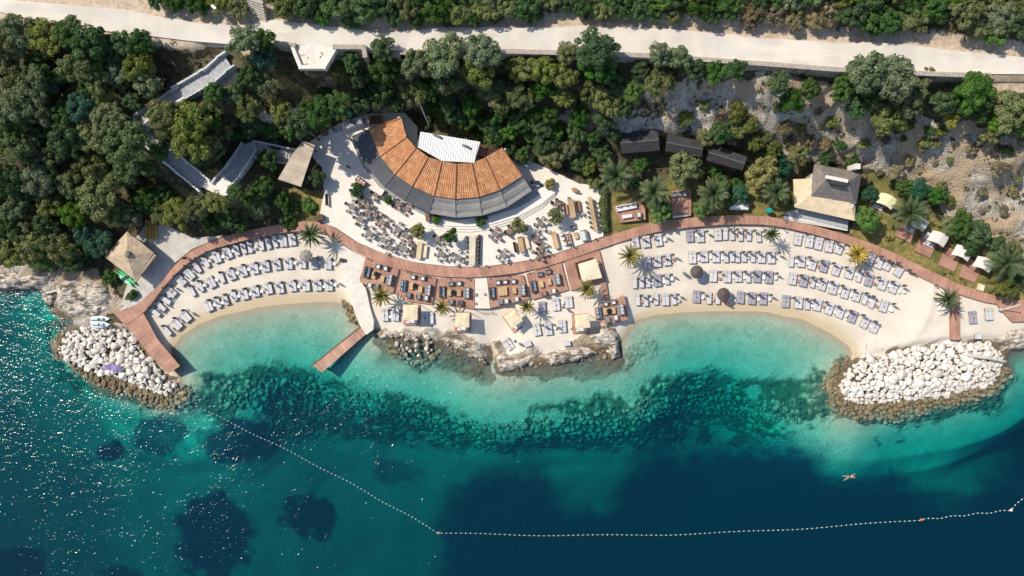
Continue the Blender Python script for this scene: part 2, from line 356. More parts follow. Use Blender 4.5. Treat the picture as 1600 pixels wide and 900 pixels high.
# rock relief
rk = np.where(under, reef * .5, M_ROCK)
bwm = np.maximum(mask([(1300, 570), (1350, 552), (1480, 530), (1570, 528), (1590, 600), (1400, 645), (1300, 640)], 5, False), mask([(80, 560), (100, 510), (205, 512), (240, 556), (290, 600), (262, 640), (90, 600)], 5, False))
Z = np.where(Z > .1, Z * (1 - .72 * bwm), Z)
cliff = sstep(1150, 1230, PX) * (Z > 2.2)
rk = rk * (1 - .7 * bwm) * (1 - .45 * cliff)
Z = Z + cliff * M_ROCK * (.36 - np.abs(fbm(X, Y * .7, .13, 3, 77) - .5) * 2.4) * 2.4
rel = np.abs(fbm(X, Y, .33, 4, 71) - .5) * 2; rel2 = fbm(X, Y, 1.1, 3, 75) - .5
Z = Z + rk * ((.32 - rel) * 1.5 * np.where(Z > 2, 1.3, .7) + rel2 * .7) * np.where(np.abs(Z) < 1.4, .75, 1)
def ground(x, y):
    i = np.clip(np.searchsorted(GX, x) - 1, 0, len(GX) - 2); j = np.clip(np.searchsorted(GY, y) - 1, 0, len(GY) - 2)
    fx = (x - GX[i]) / (GX[i + 1] - GX[i]); fy = (y - GY[j]) / (GY[j + 1] - GY[j])
    return float((Z[i, j] * (1 - fx) + Z[i + 1, j] * fx) * (1 - fy) + (Z[i, j + 1] * (1 - fx) + Z[i + 1, j + 1] * fx) * fy)
def at(px, py, up=0.0):
    """where a thing stands whose point `up` metres above the ground shows at this pixel"""
    z = 1.5
    for _ in range(8):
        x, y = W(px, py, z + up); z = .5 * z + .5 * ground(x, y)
    return (x, y, ground(x, y))

def build_terrain():
    nx, ny = len(GX), len(GY); me = bpy.data.meshes.new('ground')
    co = np.stack([X, Y, Z], -1).reshape(-1, 3)
    ii = np.arange(nx * ny).reshape(nx, ny)
    q = np.stack([ii[:-1, :-1], ii[1:, :-1], ii[1:, 1:], ii[:-1, 1:]], -1).reshape(-1, 4)
    me.vertices.add(len(co)); me.vertices.foreach_set('co', co.ravel())
    me.loops.add(q.size); me.loops.foreach_set('vertex_index', q.ravel())
    me.polygons.add(len(q)); me.polygons.foreach_set('loop_start', np.arange(0, q.size, 4)); me.polygons.foreach_set('loop_total', np.full(len(q), 4))
    me.polygons.foreach_set('use_smooth', np.ones(len(q), bool)); me.update(calc_edges=True)
    for nm, A in (('cover', A1), ('seabed', A2)):
        a = me.color_attributes.new(nm, 'FLOAT_COLOR', 'POINT'); a.data.foreach_set('color', A.reshape(-1, 4).astype(np.float32).ravel())
    def start(name):
        n = NT(name); p = n.pos()
        c1 = n.n('ShaderNodeAttribute', attribute_name='cover'); c2 = n.n('ShaderNodeAttribute', attribute_name='seabed')
        s1 = n.n('ShaderNodeSeparateColor'); n.l(c1.outputs['Color'], s1.inputs[0]); s2 = n.n('ShaderNodeSeparateColor'); n.l(c2.outputs['Color'], s2.inputs[0])
        sx = n.n('ShaderNodeSeparateXYZ'); n.l(p, sx.inputs[0])
        return n, p, c1, c2, s1, s2, sx
    # ---- land
    n, p, c1, c2, s1, s2, sx = start('ground')
    nb, nm_, nf = n.noise(.35, 3, p), n.noise(1.6, 4, p), n.noise(8, 4, p, .65)
    soil = n.mix(n.ramp(nm_, .35, .65), (.050, .045, .025), (.14, .105, .062)); soil = n.mix(n.ramp(nf, .45, .7), soil, (.070, .085, .032))
    sand = n.mix(n.ramp(nb, .3, .7), (.62, .545, .44), (.70, .625, .515)); sand = n.mix(n.ramp(nf, .4, .8, 0, .25), sand, (.55, .475, .37))
    sand = n.mix(n.ramp(nm_, .56, .75, 0, .16), sand, (.54, .47, .365))
    sand = n.mix(s2.outputs[2], sand, (.52, .41, .26))
    lawn = n.mix(n.ramp(nm_, .35, .65), (.17, .145, .042), (.30, .235, .085)); lawn = n.mix(n.ramp(nb, .45, .65), lawn, (.115, .125, .034)); lawn = n.mix(n.ramp(nf, .45, .7, 0, .6), lawn, (.06, .06, .02))
    rock = n.mix(n.ramp(nm_, .3, .7), (.34, .30, .245), (.64, .575, .485)); rock = n.mix(n.ramp(nb, .5, .68, 0, .6), rock, (.36, .26, .17)); rock = n.mix(n.ramp(n.noise(.22, 4, p), .44, .58, 0, .85), rock, (.47, .35, .215)); rock = n.mix(n.ramp(nf, .54, .72, 0, .65), rock, (.15, .125, .085))
    tide = n.ramp(n.math('ADD', sx.outputs[2], n.math('MULTIPLY', nm_, .6)), .5, 1.05, 1, 0)
    rock = n.mix(n.math('MULTIPLY', tide, .8), rock, n.mix(nf, (.09, .06, .03), (.17, .12, .06)))
    dirt = n.mix(n.ramp(nm_, .3, .7), (.42, .31, .20), (.60, .49, .37)); dirt = n.mix(n.ramp(nf, .5, .75, 0, .6), dirt, (.20, .12, .07))
    c = n.mix(s1.outputs[0], soil, sand)
    c = n.mix(n.ramp(n.math('ADD', s1.outputs[1], n.math('MULTIPLY', n.math('SUBTRACT', nf, .5), .7)), .35, .6), c, lawn)
    c = n.mix(n.ramp(n.math('ADD', s1.outputs[2], n.math('MULTIPLY', n.math('SUBTRACT', nm_, .5), .8)), .35, .6), c, rock)
    c = n.mix(n.ramp(n.math('ADD', c1.outputs['Alpha'], n.math('MULTIPLY', n.math('SUBTRACT', nm_, .5), .7)), .3, .7), c, dirt)
    bh = n.noise(3.2, 4, p, .62)
    n.bsdf(c, .85, n.bump(n.math('MULTIPLY', bh, n.math('ADD', n.math('MULTIPLY', s1.outputs[2], 1.9), .12)), .9, .3), .2)
    me.materials.append(n.m)
    # ---- sea floor: sand with pebbles and caustic light mottled into its colour, stony reef, sea grass meadows
    n, p, c1, c2, s1, s2, sx = start('sea_floor')
    nb, nm_ = n.noise(.3, 3, p), n.noise(2.6, 4, p, .65)
    sb = n.mix(n.ramp(nb, .3, .7), (.56, .52, .37), (.68, .63, .47)); sb = n.mix(n.ramp(n.noise(6, 4, p, .7), .42, .66, 0, .42), sb, (.36, .34, .22)); sb = n.mix(n.ramp(nm_, .42, .66, 0, .38), sb, (.34, .34, .22)); sb = n.mix(n.ramp(n.noise(.8, 3, p), .5, .68, 0, .35), sb, (.27, .31, .19)); sb = n.mix(n.ramp(sx.outputs[2], -12, -3, .55, 0), sb, (.20, .24, .17))
    rc = n.n('ShaderNodeTexVoronoi'); rc.inputs['Scale'].default_value = 1.15; n.l(p, rc.inputs['Vector'])
    rr = n.n('ShaderNodeSeparateColor'); n.l(rc.outputs['Color'], rr.inputs[0])
    st = n.mix(n.ramp(rr.outputs[0], .2, .95), (.08, .115, .05), (.44, .50, .30)); st = n.mix(n.ramp(rc.outputs['Distance'], .45, .75, 0, .9), st, (.035, .078, .036))
    st = n.mix(n.ramp(n.math('ADD', nb, n.math('MULTIPLY', nm_, .3)), .55, .8), st, (.07, .125, .058))
    sg = n.mix(n.ramp(nm_, .3, .7), (.006, .021, .040), (.014, .042, .060))
    sea = n.mix(n.ramp(n.math('ADD', s2.outputs[0], n.math('MULTIPLY', n.math('SUBTRACT', n.math('ADD', nm_, nb), 1.0), .8)), .12, .88), sb, st)
    sea = n.mix(n.ramp(n.math('ADD', s2.outputs[1], n.math('MULTIPLY', n.math('SUBTRACT', n.math('ADD', nm_, nb), 1.0), .55)), .08, .92), sea, sg)
    rkm = n.ramp(n.math('ADD', s1.outputs[2], n.math('MULTIPLY', n.math('SUBTRACT', nm_, .5), .8)), .35, .6); brown = n.mix(nm_, (.10, .072, .034), (.22, .17, .09)); sea = n.mix(n.math('MULTIPLY', rkm, n.ramp(sx.outputs[2], -1.0, -.15, .12, .8)), sea, brown)
    sand = n.mix(n.ramp(nb, .3, .7), (.52, .41, .26), (.54, .43, .28))
    sand = n.mix(rkm, sand, brown)
    sea = n.mix(n.ramp(sx.outputs[2], -.22, -.02, 0, 1), sea, sand)
    bh = n.voro(1.15, p)
    n.bsdf(sea, .9, n.bump(n.math('MULTIPLY', n.ramp(bh, .6, 0), n.math('ADD', s2.outputs[0], .015)), .9, .35), .1)
    me.materials.append(n.m)
    zz = Z.reshape(-1)[q].max(1); me.polygons.foreach_set('material_index', (zz < -.02).astype(np.int32))
    o = bpy.data.objects.new('ground', me); COL.objects.link(o); return tag(o, kind='structure')
build_terrain()

# ------------------------------------------------------------------ water
def build_water():
    n = NT('sea_water'); p = n.pos()
    mp = n.n('ShaderNodeMapping'); n.l(p, mp.inputs[0]); mp.inputs['Scale'].default_value = (1, 1.35, 1); mp.inputs['Rotation'].default_value = (0, 0, .5)
    w1, w2, w3 = n.noise(.6, 2, mp.outputs[0]), n.noise(2.1, 2, mp.outputs[0], .5), n.noise(.12, 2, p)
    hgt = n.math('ADD', n.math('MULTIPLY', w1, .55), n.math('MULTIPLY', w2, .30))
    hgt = n.math('MULTIPLY', hgt, n.ramp(w3, .3, .7, .75, 1.2))
    dv = n.n('ShaderNodeVectorMath', operation='DISTANCE'); n.l(p, dv.inputs[0]); dv.inputs[1].default_value = (-39, -5, 0)   # the sheltered bay is calmer
    hgt = n.math('MULTIPLY', hgt, n.ramp(dv.outputs['Value'], 9, 19, .4, 1))
    nb = n.n('ShaderNodeBump'); nb.inputs['Strength'].default_value = 1.0; nb.inputs['Distance'].default_value = .42; n.l(hgt, nb.inputs['Height'])
    fr = n.n('ShaderNodeFresnel'); fr.inputs[0].default_value = 1.333
    gl = n.n('ShaderNodeBsdfGlossy'); gl.distribution = 'BECKMANN'; gl.inputs['Roughness'].default_value = .15; n.l(nb.outputs[0], gl.inputs['Normal'])
    tr = n.n('ShaderNodeBsdfTransparent')
    df = n.n('ShaderNodeBsdfDiffuse'); df.inputs[0].default_value = (.0, .20, .38, 1)
    m0 = n.n('ShaderNodeMixShader'); m0.inputs[0].default_value = .08; n.l(tr.outputs[0], m0.inputs[1]); n.l(df.outputs[0], m0.inputs[2])
    m1 = n.n('ShaderNodeMixShader'); n.l(fr.outputs[0], m1.inputs[0]); n.l(m0.outputs[0], m1.inputs[1]); n.l(gl.outputs[0], m1.inputs[2])
    n.l(m1.outputs[0], n.out.inputs['Surface'])
    ab = n.n('ShaderNodeVolumeAbsorption'); ab.inputs['Color'].default_value = (.0, .901, .906, 1); ab.inputs['Density'].default_value = .60
    n.l(ab.outputs[0], n.out.inputs['Volume'])
    o = MB().box((0, 0, -15), (1700, 1700, 30)).build('water', n.m); return tag(o, kind='structure')
build_water()

# ------------------------------------------------------------------ sky, sun, camera
EL, AZ = math.radians(48), (-.87, .50)
def build_light():
    w = bpy.data.worlds.new('World'); scene.world = w; w.use_nodes = True; t = w.node_tree
    bg = t.nodes['Background']; sk = t.nodes.new('ShaderNodeTexSky'); sk.sky_type = 'NISHITA'; sk.sun_disc = False
    sk.sun_elevation = EL; sk.sun_rotation = math.atan2(AZ[0], AZ[1]); sk.altitude = 50
    t.links.new(sk.outputs[0], bg.inputs[0]); bg.inputs[1].default_value = .14
    L = bpy.data.lights.new('sun', 'SUN'); L.energy = 4.2; L.angle = math.radians(.5); L.color = (1, .93, .815)
    o = bpy.data.objects.new('sun', L); COL.objects.link(o)
    d = Vector((AZ[0] * math.cos(EL), AZ[1] * math.cos(EL), math.sin(EL))); o.rotation_euler = d.to_track_quat('Z', 'Y').to_euler(); o.location = d * 200
    c = bpy.data.cameras.new('camera'); co = bpy.data.objects.new('camera', c); COL.objects.link(co)
    co.location = (0, 0, H); c.sensor_width = 36; c.lens = 36 * H / 160; c.clip_end = 4000; c.clip_start = 1; scene.camera = co
    v = scene.view_settings; v.view_transform = 'Standard'; v.look = 'None'; v.exposure = .2; v.gamma = 1
    scene.cycles.use_denoising = True; scene.cycles.volume_bounces = 0; scene.cycles.max_bounces = 6; scene.cycles.transparent_max_bounces = 16; scene.cycles.caustics_reflective = False; scene.cycles.caustics_refractive = False
build_light()
# ------------------------------------------------------------------ common materials
WOOD_RED = planks('terracotta_decking', (.41, .222, .155)); WOOD_JETTY = planks('jetty_boards', (.44, .26, .185), .16)
WOOD_TABLE = planks('oiled_table_boards', (.52, .355, .185), .2, .05, .2); WOOD_PALE = planks('weathered_boards', (.44, .36, .27), .9, .02, .25)
WOOD_DARK = mat('dark_wood', (.10, .055, .035), .7, .3, 4); WOOD_MID = mat('brown_wood', (.22, .12, .07), .7, .3, 4)
STONE = mat('white_stone_paving', (.72, .66, .57), .8, .10, 1.2, 0, per=.02); STONE_STEP = mat('white_stone_step', (.74, .69, .60), .8, .08, 2, per=.02)
CONC = mat('pale_concrete', (.67, .61, .52), .85, .12, 1.5, per=.03); CONC_GREY = mat('grey_concrete', (.36, .36, .355), .9, .22, 1.8, .01, 10, per=.03)
BED = mat('light_grey_mattress', (.545, .52, .515), .9, .05, 6, per=.06); BED_D = mat('lilac_grey_mattress', (.33, .315, .355), .9, .06, 6, per=.06)
FRAME = mat('grey_taupe_frame', (.16, .15, .145), .6, .15, 5); WHITE = mat('white_paint', (.76, .74, .70), .5, .05, 4, per=.02)
BLACKM = mat('black_metal', (.025, .025, .028), .5, .2, 5); RATTAN = mat('grey_wicker', (.235, .215, .195), .8, .25, 9); RATTAN_D = mat('brown_wicker', (.13, .095, .07), .8, .25, 9)
CUSH_W = mat('white_cushion', (.66, .64, .61), .9, .06, 6, per=.03); CUSH_B = mat('blue_cushion', (.07, .13, .20), .9, .1, 6); CUSH_G = mat('slate_grey_cushion', (.20, .225, .25), .9, .1, 6)
RED = mat('red_cloth', (.42, .02, .03), .8, .1, 6); PINK = mat('dusty_pink_cushion', (.42, .21, .18), .9, .12, 6); TEAL = mat('teal_paint', (.02, .30, .26), .5, .1, 5)
TAUPE = mat('brown_canvas', (.105, .085, .077), .9, .12, 3); CREAM = mat('cream_canvas', (.67, .56, .37), .9, .06, 2.5, per=.03); CANVAS_W = mat('off_white_canvas', (.66, .62, .54), .9, .06, 2, per=.03)
THATCH = mat('straw_thatch', (.49, .375, .255), .95, .22, 1.1, .05, 16, per=.03); THATCH_G = mat('grey_weathered_thatch', (.235, .20, .175), .95, .25, 1.2, .05, 16)
ROOF_BLACK = mat('black_roof_felt', (.045, .043, .045), .8, .3, 1.5, .01, 20)
SKIN = mat('skin', (.52, .34, .24), .6, .06, 6); HAIR = mat('dark_hair', (.03, .02, .015), .7, .1, 6)
PLASTER = mat('white_plaster', (.62, .58, .52), .9, .1, 2)

def struct(o): return tag(o, kind='structure')

# ------------------------------------------------------------------ road
def jag(pl, n, amp, seed):
    P = resample(pl, n); k = np.arange(n)
    P[:, 1] += (fbm(k, k * 0, .35, 3, seed) - .5) * amp; return [tuple(p) for p in P]
def band(name, a, b, z, th, m, uvf=None, n=None):
    """ribbon between two pixel lines, as a slab with its top at z; UV x runs along it in metres"""
    n = n or 120; A = smooth_pl(a, n); B = smooth_pl(b, n); mb = MB(); A = [W(*p, z) for p in A]; B = [W(*p, z) for p in B]
    vs = []; fs = []
    for p, q in zip(A, B): vs += [(*p, z), (*q, z), (*q, z - th), (*p, z - th)]
    for i in range(n - 1):
        for k in range(4): fs.append((i * 4 + k, i * 4 + 4 + k, i * 4 + 4 + (k + 1) % 4, i * 4 + (k + 1) % 4))
    fs += [(0, 1, 2, 3), (n * 4 - 1, n * 4 - 2, n * 4 - 3, n * 4 - 4)]
    o = mb.add(vs, fs).build(name, m); me = o.data
    bm = bmesh.new(); bm.from_mesh(me); bmesh.ops.recalc_face_normals(bm, faces=bm.faces); bm.to_mesh(me); bm.free()
    L = [0]
    for i in range(1, n): L.append(L[-1] + (math.hypot(A[i][0] - A[i - 1][0], A[i][1] - A[i - 1][1]) + math.hypot(B[i][0] - B[i - 1][0], B[i][1] - B[i - 1][1])) / 2)
    uv = me.uv_layers.new(name='UVMap')
    for l in me.loops: i, k = divmod(l.vertex_index, 4); uv.data[l.index].uv = (L[i], 0 if k in (0, 3) else 1.6)
    return o
def road_mat():
    n = NT('road_surface'); p = n.pos(); mp = n.n('ShaderNodeMapping'); n.l(p, mp.inputs[0]); mp.inputs['Scale'].default_value = (.12, 1, 1); mp.inputs['Rotation'].default_value = (0, 0, .08)
    a = n.noise(.8, 4, mp.outputs[0]); b = n.noise(.25, 3, p); g = n.noise(11, 3, p)
    c = n.mix(n.ramp(b, .35, .65), (.56, .51, .44), (.66, .60, .51)); c = n.mix(n.ramp(a, .5, .72, 0, .65), c, (.73, .66, .545))
    c = n.mix(n.ramp(g, .55, .75, 0, .35), c, (.42, .36, .29)); n.bsdf(c, .9, None, .2); return n.m
struct(band('road', [(x, y + 2.5) for x, y in jag([p for p in ROAD_UP if -100 < p[0] < 1750], 160, 7, 4)], [(x, y - 1) for x, y in jag([p for p in ROAD_LO if -100 < p[0] < 1750], 160, 1.2, 6)], 13.0, .3, road_mat(), n=260))
t = thing('lookout_platform', 'white trapezoid lookout platform with low walls beside the road', 'platform', (*W(488, 90, 13), 12.6))
def rel(o, t):
    """keep a mesh built in world coordinates in place under its thing"""
    o.parent = t; o.matrix_parent_inverse = Matrix.Identity(4)
    me = o.data; me.transform(Matrix.Translation(-t.location)); return o
def wall_line(px, z0, z1, th, b=None, closed=False):
    b = b or MB(); P = [Vector((*W(x, y, z1), 0)) for x, y in px]
    for i in range(len(P) - 1):
        a, c = P[i], P[i + 1]; d = c - a; L = d.length
        if L < 1e-6: continue
        b.box(((a.x + c.x) / 2, (a.y + c.y) / 2, (z0 + z1) / 2), (L + th * .98, th, z1 - z0 + i * .002), math.atan2(d.y, d.x))
    return b
rel(prism([(455, 71), (470, 103), (505, 103), (523, 73), (490, 70)], 9.5, 13.02).build('platform_floor', CONC), t)
rel(wall_line([(455, 70), (469, 104.5), (506, 104.5), (524, 74)], 12.6, 13.5, .5).build('low_wall', CONC), t)
PAR = mat('rough_stone_wall', (.33, .28, .23), .9, .3, 2.5, .03, 8)
def parapet(px, label, z=13.55):
    o = wall_line(px, 9.5, z, .62).build('parapet_wall', PAR); cx, cy = W(*px[0], z)
    o.location = (cx, cy, 9.5); o.data.transform(Matrix.Translation((-cx, -cy, -9.5))); tag(o, label, 'wall')
parapet([(434, 67), (458, 70)], 'short stone wall stub left of the lookout platform')
parapet([(523, 73), (568, 73.5), (570, 86)], 'cornered stone wall right of the lookout platform', 13.6)
def on_lo(x0, x1, st=20, dy=0): return [(x, float(np.interp(x, [p[0] for p in ROAD_LO], [p[1] for p in ROAD_LO])) + dy) for x in np.arange(x0, x1 + 1, st)]
parapet(on_lo(590, 648, 19, 2), 'short stone parapet between two tree clumps below the road')
parapet(on_lo(785, 1545, 20, 1), 'long low stone parapet along the lower edge of the road')

# ------------------------------------------------------------------ boardwalk, terrace, decks
BW_UP = [(179, 489), (214, 476), (245, 450), (275, 411), (300, 390), (345, 371), (400, 357), (450, 348), (490, 345), (508, 348), (525, 357), (560, 380), (600, 397), (650, 411), (700, 417), (750, 418), (800, 412), (850, 403), (900, 386), (945, 370), (1000, 353), (1050, 343), (1100, 338), (1150, 336), (1200, 338), (1250, 347), (1300, 360), (1350, 376), (1400, 396), (1450, 421), (1500, 445), (1550, 461), (1592, 470)]
BW_LO = [(196, 508), (226, 488), (262, 440), (290, 413), (320, 393), (350, 384), (400, 371), (450, 362), (490, 360), (512, 366), (545, 388), (575, 403), (620, 420), (680, 432), (740, 434), (800, 428), (850, 418), (900, 402), (945, 386), (1000, 368), (1050, 358), (1100, 353), (1150, 350), (1200, 351), (1240, 358), (1300, 374), (1350, 390), (1400, 412), (1450, 439), (1480, 454), (1540, 473), (1588, 478)]
struct(band('boardwalk', BW_UP, BW_LO, 1.66, .3, WOOD_RED, n=160))
def paving_mat():
    n = NT('terrace_paving'); p = n.pos(); a = n.noise(.3, 4, p); g = n.noise(9, 3, p)
    br = n.n('ShaderNodeTexBrick'); n.l(p, br.inputs['Vector']); br.inputs['Scale'].default_value = 1; br.inputs['Brick Width'].default_value = .9; br.inputs['Row Height'].default_value = .6; br.inputs['Mortar Size'].default_value = .012
    br.inputs['Color1'].default_value = (.75, .69, .60, 1); br.inputs['Color2'].default_value = (.72, .66, .565, 1); br.inputs['Mortar'].default_value = (.62, .56, .47, 1)
    c = n.mix(n.ramp(a, .45, .75, 0, .4), br.outputs[0], (.58, .53, .45)); c = n.mix(n.ramp(g, .58, .75, 0, .35), c, (.42, .38, .33)); n.bsdf(c, .85, None, .25); return n.m
PAVE = paving_mat()
struct(prism(TERRACE, 1.3, 1.60).build('terrace', PAVE)); struct(prism(YARD, 1.2, 1.58).build('yard_paving', mat('grey_yard_paving', (.50, .46, .40), .9, .16, 1.0, per=.02)))
struct(prism([(522, 374), (548, 391), (572, 404), (562, 436), (572, 452), (578, 480), (584, 500), (583, 515), (572, 523), (562, 508), (553, 486), (548, 462), (536, 425)], .2, 1.52).build('concrete_path', CONC))
struct(prism([(742, 435), (761, 435), (766, 482), (742, 482)], 1.2, 1.56).build('paved_walkway', CONC))
def deck(name, px, z, label, th=.25, ang=0.0, m=None):
    o = prism(px, z - th, z).build(name, m or WOOD_RED); uvmap(o, ang); c = np.mean([W(*p, z) for p in px], 0)
    o.location = (c[0], c[1], z - th); o.data.transform(Matrix.Translation((-c[0], -c[1], -(z - th)))); tag(o, label, 'deck'); return o
deck('wooden_deck', [(571, 402), (623, 421), (614, 458), (592, 455), (562, 440)], 1.62, 'leftmost lounge deck, beside the pale concrete path', .3, -.35)
deck('wooden_deck', [(627, 422), (682, 434), (675, 476), (638, 471), (618, 459)], 1.62, 'second lounge deck from the left, between two narrow pale strips', .3, -.25)
deck('wooden_deck', [(686, 434.5), (741, 436), (741, 483), (700, 477), (680, 470)], 1.62, 'third lounge deck from the left, ending at the white walkway', .3, -.05)
deck('wooden_deck', [(762, 435.5), (817, 429), (828, 467), (767, 481)], 1.62, 'lounge deck with three armchairs in a row along its top edge', .3, .12)
deck('wooden_deck', [(822, 428), (877, 411), (888, 453), (832, 468)], 1.62, 'lounge deck beside the cream square canopy deck', .3, .3)
deck('wooden_deck', [(882, 409), (936, 391), (945, 424), (951, 468), (943, 469), (938, 441), (892, 454)], 1.64, 'terracotta deck under the cream square roof with a narrow walkway tail', .3, .3)
deck('wooden_deck', [(929, 482), (975.5, 461), (982, 499), (946, 508), (932, 500)], 1.70, 'square lounge deck overhanging the water by the right headland', .35, .3)
deck('wooden_deck', [(178, 490), (222, 486), (246, 530), (281, 572), (262, 584), (232, 552), (203, 516)], 1.60, 'long left pier deck running down to the white breakwater', .3, -.9)
deck('wooden_deck', [(1485, 452), (1500, 458), (1500, 531), (1485, 531)], 1.63, 'narrow straight plank walk beside the right beach palm', .25, 0)
deck('wooden_deck', [(1554, 470), (1590, 470), (1640, 455), (1640, 500), (1582, 503), (1570, 490)], 1.68, 'terracotta deck corner at the far right beyond the flagpole', .3, .3)
# jetty
t = thing('wooden_jetty', 'narrow wooden jetty reaching into the sea beside the left bay', 'jetty', (*W(535, 545, .9), -1.5))
J = [(568, 505), (581, 514), (503, 582), (487, 570)]
o = prism(J, .72, .95).build('deck_boards', WOOD_JETTY); rel(uvmap(o, .70), t)
for i, (x, y) in enumerate([(492, 570), (502, 578), (518, 549), (528, 557), (544, 528), (554, 536)]):
    x, y = W(x, y, .9); rel(MB().tube([(x, y, -3), (x, y, .7)], .13, 8).build('post', WOOD_DARK), t)
for k in (0, 1): 
    a, b = W(J[3 - 3 * k][0] + (3 if k == 0 else 3), J[3 - 3 * k][1] + (0 if k == 0 else 1), .98), W(*J[2 - k], .98)
rel(wall_line([(487.8, 570), (568.5, 505.6)], .95, 1.06, .12).build('edge_beam', WOOD_MID), t)

# ------------------------------------------------------------------ stairs on the slope
def stair(i0, i1, label, w=1.75):
    pts = [Vector(p) for p in STAIR_W[i0:i1 + 1]]; c = pts[0]
    t = thing('stone_staircase', label, 'staircase', (c.x, c.y, pts[-1].z - .3)); mb = MB(); wl = [MB(), MB()]
    for a, b in zip(pts[:-1], pts[1:]):
        d = b - a; L = math.hypot(d.x, d.y); ang = math.atan2(d.y, d.x); n = max(2, int(L / .42))
        for k in range(n):
            f = (k + .5) / n; p = a + d * f; top = a.z + d.z * (k + 1) / n
            mb.box((p.x, p.y, top - .45), (L / n + .003, w, .9), ang)
        for s in (0, 1):
            off = Vector((-math.sin(ang), math.cos(ang), 0)) * (w / 2 + .12) * (1 if s else -1)
            m = 8
            for k in range(m):
                p = a + d * ((k + .5) / m) + off; wl[s].box((p.x, p.y, p.z - .1 + .001 * k), (L / m + (1.1 if k in (0, m - 1) else .2), .24, 1.2 + abs(d.z) / m), ang)
    rel(mb.build('steps', CONC_GREY), t)
    for s in (0, 1): rel(wl[s].build('side_wall', mat('pale_grey_kerb', (.55, .55, .535), .9, .15, 3)), t)
stair(0, 2, 'upper grey stair flight leaving the road beside a round tree', 2.0); stair(2, 4, 'hidden middle stair flight passing under the olive trees', 1.5)
stair(4, 6, 'long grey stair flight running down to the pale landing', 1.9); stair(7, 9, 'steep grey stair flight rising right from the pale landing', 2.2); stair(10, 11, 'lowest grey stair flight leading to the plank roofed shelter', 2.1)
o = prism([(313, 279), (334, 285), (342, 284), (350, 275), (366, 290), (358, 303), (349, 307), (338, 303), (308, 289)], 5.4, 6.46).build('stair_landing', STONE); tag(o, 'pale stone landing where the grey stairs turn a corner', 'landing')
o = prism([(380, 226), (398, 220), (404, 236), (388, 241)], 3, 3.96).build('stair_landing', CONC_GREY); tag(o, 'small grey landing between the two lower stair flights', 'landing')
# upper left corner steps beside the road
t = thing('stone_staircase', 'fan of weathered steps climbing from the road at the top edge', 'staircase', (*W(402, 14, 14), 13)); mb = MB()
for k in range(7):
    x, y = W(405 - k * 1.2, 25 - k * 4.2, 13.2 + k * .25); mb.box((x, y, 12.7 + k * .25), (2.3, .5, .9), -.5 + k * .03)
rel(mb.build('steps', mat('weathered_step', (.40, .36, .30), .9, .2, 3)), t)

# ------------------------------------------------------------------ restaurant with the curved tiled roof
R_IN = [(627, 184), (635, 214), (650, 231), (669, 245), (690, 252), (713, 256), (737, 255), (758, 246), (784, 231)]
R_MID = [(576, 202), (594, 244), (617, 272), (644, 291), (678, 306), (711, 311), (748, 308), (781, 297), (816, 275)]
R_OUT = [(550, 213), (571, 258), (600, 292), (632, 314), (670, 333), (712, 340), (753, 337), (792, 324), (831, 298)]
HI, HM, HO = 6.6, 5.0, 3.9
rest = thing('curved_restaurant', 'curved restaurant with orange tiled fan roof and grey awnings', 'restaurant', (*W(700, 280, 2), 1.6))
def tile_mat():
    n = NT('terracotta_tiles'); p = n.pos(); uv = n.n('ShaderNodeUVMap').outputs[0]
    wn = n.n('ShaderNodeTexWhiteNoise', noise_dimensions='2D'); vm = n.n('ShaderNodeVectorMath', operation='FLOOR'); n.l(uv, vm.inputs[0]); n.l(vm.outputs[0], wn.inputs['Vector'])
    sp = n.n('ShaderNodeSeparateXYZ'); n.l(uv, sp.inputs[0]); fr = n.math('FRACT', sp.outputs[1])
    c = n.mix(wn.outputs[0], (.38, .16, .068), (.62, .335, .165)); c = n.mix(n.ramp(n.noise(.6, 3, p), .4, .65, 0, .6), c, (.52, .235, .11))
    c = n.mix(n.ramp(n.noise(2.5, 3, p), .60, .72, 0, .5), c, (.20, .10, .06))
    n.bsdf(c, .8, n.bump(fr, .8, .05), .2); return n.m
TILE = tile_mat(); RIDGE = mat('ridge_tiles', (.36, .16, .075), .8, .25, 3)
def lerp3(a, b, f): return tuple(a[i] + (b[i] - a[i]) * f for i in range(3))
for i in range(8):
    a0, a1 = W3(*R_IN[i], HI), W3(*R_IN[i + 1], HI); b0, b1 = W3(*R_MID[i], HM), W3(*R_MID[i + 1], HM)
    wid = math.dist(b0, b1); nc = max(8, int(wid / .34)); rad = (math.dist(a0, b0) + math.dist(a1, b1)) / 2; nr = int(rad / .42)
    mb = MB(); S = nc * 6; uvs = []; vs = []; fs = []
    for r in range(nr + 1):
        v = r / nr
        for s in range(S + 1):
            u = s / S; p = lerp3(lerp3(a0, a1, u), lerp3(b0, b1, u), v)
            z = p[2] + .10 * abs(math.sin(PI * nc * u)) ** .7 - .06; vs.append((p[0], p[1], z)); uvs.append((u * nc, v * nr))
    for r in range(nr):
        for s in range(S): fs.append((r * (S + 1) + s, (r + 1) * (S + 1) + s, (r + 1) * (S + 1) + s + 1, r * (S + 1) + s + 1))
    o = mb.add(vs, fs).build('roof_panel', TILE, None, True); uv = o.data.uv_layers.new(name='UVMap')
    for l in o.data.loops: uv.data[l.index].uv = uvs[l.vertex_index]
    rel(o, rest)
for i in range(9):
    a, b = W3(*R_IN[i], HI), W3(*R_MID[i], HM); rel(MB().tube([(a[0], a[1], a[2] + .06), (b[0], b[1], b[2] + .06)], .12, 8).build('roof_ridge', RIDGE), rest)
CAN_L = mat('slate_grey_awning', (.090, .092, .098), .85, .14, 1.2, per=0); CAN_R = mat('stone_grey_awning', (.245, .232, .215), .85, .12, 1.0, per=0)
